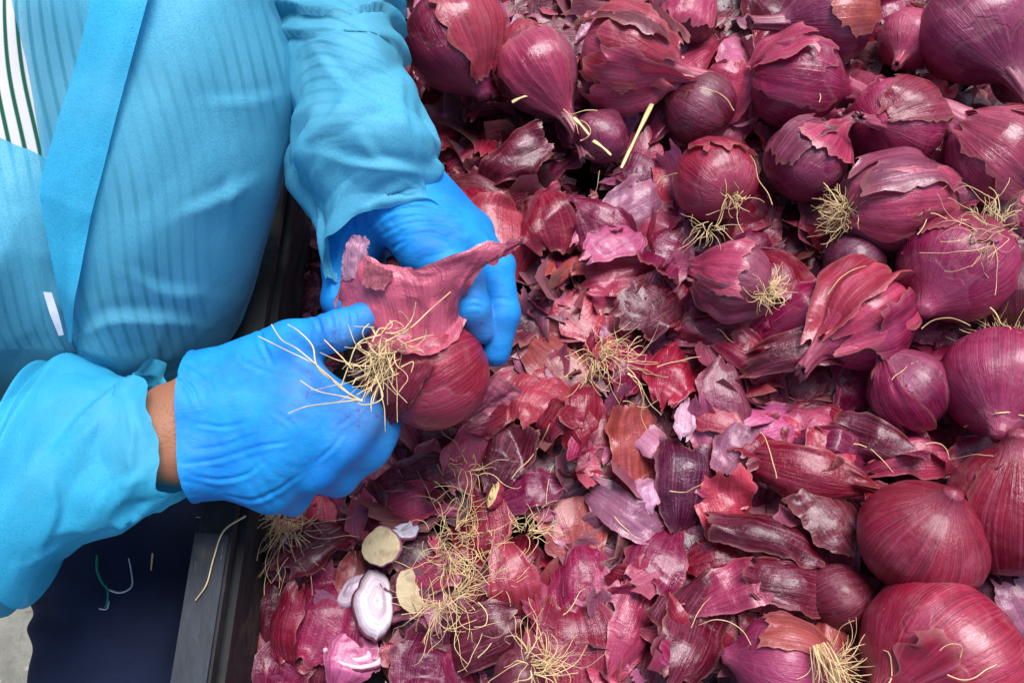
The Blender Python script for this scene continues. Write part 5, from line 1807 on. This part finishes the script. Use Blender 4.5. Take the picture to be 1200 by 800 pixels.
def sheet(name, rows, nu, nv, col, seed, parent, crump=0.002, base=None, rag=3.0):
    rows = np.array(rows, float)
    rg = np.random.default_rng(seed)
    ctrl = rows.copy()
    Gs, pg = patch(ctrl, nu, nv)
    uu = np.linspace(0, 1, nu)[None] + np.zeros((nv, 1))
    vv = np.linspace(0, 1, nv)[:, None] + np.zeros((1, nu))
    Ns = up_normals(Gs)
    Gs = Gs + Ns * (crump * (1.1 * tin(uu * 5 + 2, vv * 4 + 2, seed + 7) + 0.5 * tin(uu * 11, vv * 9, seed + 8) + np.abs(noise2(uu * 5, vv * 3, seed)) * 1.4 + 0.5 * noise2(uu * 16, vv * 2.5, seed + 1) + 0.25 * noise2(uu * 12, vv * 12, seed + 2)))[..., None]
    e = np.maximum(np.abs(uu * 2 - 1), np.abs(vv * 2 - 1))
    jag = smooth(0.85, 1.0, e)
    Gs = Gs + (jag * 0.0015)[..., None] * np.stack([noise2(uu * 20, vv * 20, seed + 4), noise2(uu * 20, vv * 20, seed + 5), 0 * uu], -1) * rag / 3
    M4 = np.array(parent.matrix_basis.inverted()) if parent is not None else np.eye(4)
    pl = Gs.reshape(-1, 3)
    pl = pl @ M4[:3, :3].T + M4[:3, 3]
    o = obj(name, mesh_np(name, pl, grid_faces(nu, nv), np.stack([uu * 1.3, vv], -1).reshape(-1, 2), {'edge': jag.ravel() * 0.7}), M['skin'], parent, base or pal(col, 0.03))
    return o


# peel drawn up off the bulb: bottom row on the bulb, top row free
PEEL = [
    [(432, 414, .120), (452, 414, .128), (472, 414, .132), (490, 416, .134), (508, 416, .134), (526, 408, .131), (540, 390, .125), (548, 366, .119)],
    [(424, 392, .120), (444, 386, .126), (466, 384, .130), (488, 388, .132), (508, 392, .131), (524, 384, .128), (536, 368, .124), (544, 350, .124)],
    [(402, 378, .122), (428, 358, .134), (458, 352, .140), (486, 352, .142), (508, 352, .142), (526, 344, .142), (540, 336, .144), (552, 332, .142)],
    [(396, 350, .130), (414, 326, .140), (448, 326, .146), (480, 330, .147), (508, 326, .150), (536, 312, .154), (560, 310, .152), (570, 312, .148)],
    [(390, 362, .132), (412, 276, .148), (436, 302, .150), (468, 312, .149), (494, 314, .152), (536, 296, .158), (574, 284, .156), (596, 288, .152)],
]
peel = sheet('peeled_skin', PEEL, 64, 40, 'rose', 301, held, 0.0022, s2l(204, 92, 116))
peel['label'] = 'papery rose skin pulled up from the bulb'
sheet('brown_patch', [[(430, 306, .1545), (446, 312, .1550), (462, 318, .1545)], [(428, 318, .151), (444, 324, .152), (458, 328, .151)], [(424, 334, .148), (436, 338, .149), (450, 340, .149)]], 16, 16, 'tan', 307, held, 0.0006)
sheet('skin_tip', [[(566, 300, .152), (572, 306, .153), (576, 312, .150)], [(590, 288, .153), (594, 293, .154), (596, 297, .151)], [(612, 277, .154), (613, 280, .155), (614, 283, .153)]], 12, 24, 'rose', 305, held, 0.0012)
sheet('skin_tab', [[(400, 330, .139), (414, 326, .142), (428, 322, .142)], [(402, 300, .147), (416, 298, .150), (430, 300, .149)], [(410, 277, .153), (420, 276, .155), (433, 280, .153)]], 18, 24, 'pale', 306, held, 0.0010)
FL = [
    [(438, 478, .104), (446, 490, .100), (452, 497, .094), (460, 500, .088)],
    [(440, 462, .116), (456, 470, .118), (470, 474, .118), (478, 478, .116)],
    [(452, 446, .122), (470, 446, .128), (486, 446, .131), (498, 448, .130)],
    [(466, 428, .126), (486, 424, .133), (500, 422, .135), (514, 424, .135)],
]
sheet('thick_layer', FL, 30, 30, 'crimson', 311, held, 0.0012)
sheet('side_layer', [[(535, 480, .07), (560, 460, .075), (575, 440, .08)], [(545, 486, .062), (575, 468, .068), (592, 445, .074)], [(560, 488, .058), (590, 474, .062), (612, 458, .066)]], 24, 24, 'crimson', 312, held, 0.002)

# its root tuft, between thumb and bulb
tuft_c = P(448, 424, 0.135)
fr_ax = unit(P(446, 398, 0.150) - P(440, 470, 0.118))
paths, rads = [], []
for k in range(58):
    a0 = P(RNG.uniform(428, 474), RNG.uniform(396, 440), RNG.uniform(0.128, 0.142))
    dd = P(RNG.uniform(405, 450), RNG.uniform(440, 490), 0.125) - a0
    paths.append(strand(a0, dd + 0.012 * RNG.standard_normal(3), RNG.uniform(0.02, 0.045), 12, 0.42, 0.0))
    rads.append(RNG.uniform(0.00028, 0.00052))
for k in range(18):
    an = RNG.uniform(0, 6.28)
    a0 = P(452 + 16 * math.cos(an), 404 + 14 * math.sin(an), RNG.uniform(0.134, 0.148))
    dd = np.array([-math.sin(an), -math.cos(an), RNG.uniform(-0.3, 0.4)])
    paths.append(strand(a0, dd, RNG.uniform(0.02, 0.04), 12, 1.4, 0.0))
    rads.append(RNG.uniform(0.00028, 0.00052))
ST = [[(425, 470), (400, 455), (370, 428), (335, 410), (303, 394)], [(415, 466), (385, 440), (350, 410), (330, 398), (318, 380)], [(395, 450), (372, 430), (366, 405), (350, 388), (337, 380)],
      [(425, 470), (400, 464), (372, 458), (352, 446)], [(425, 468), (390, 472), (360, 476), (338, 484)], [(412, 432), (402, 420), (390, 408), (380, 398)],
      [(452, 400), (480, 385), (505, 362), (528, 342)], [(470, 404), (492, 396), (508, 392)], [(440, 440), (448, 466), (425, 474), (408, 462)], [(470, 430), (484, 424), (482, 436)],
      [(446, 392), (420, 402), (408, 430), (398, 458)]]
for st in ST:
    pp = np.array([P(x, y, 0.146 + 0.002 * math.sin(k * 1.7)) for k, (x, y) in enumerate(st)])
    paths.append(catmull(pp, 30)); rads.append(0.00055)
v_, f_, u_ = tubes(paths, rads, 6, 0.6)
Mi = np.array(held.matrix_basis.inverted())
obj('root_tuft', mesh_np('root_tuft', v_ @ Mi[:3, :3].T + Mi[:3, 3], f_, u_), M['root'], held)
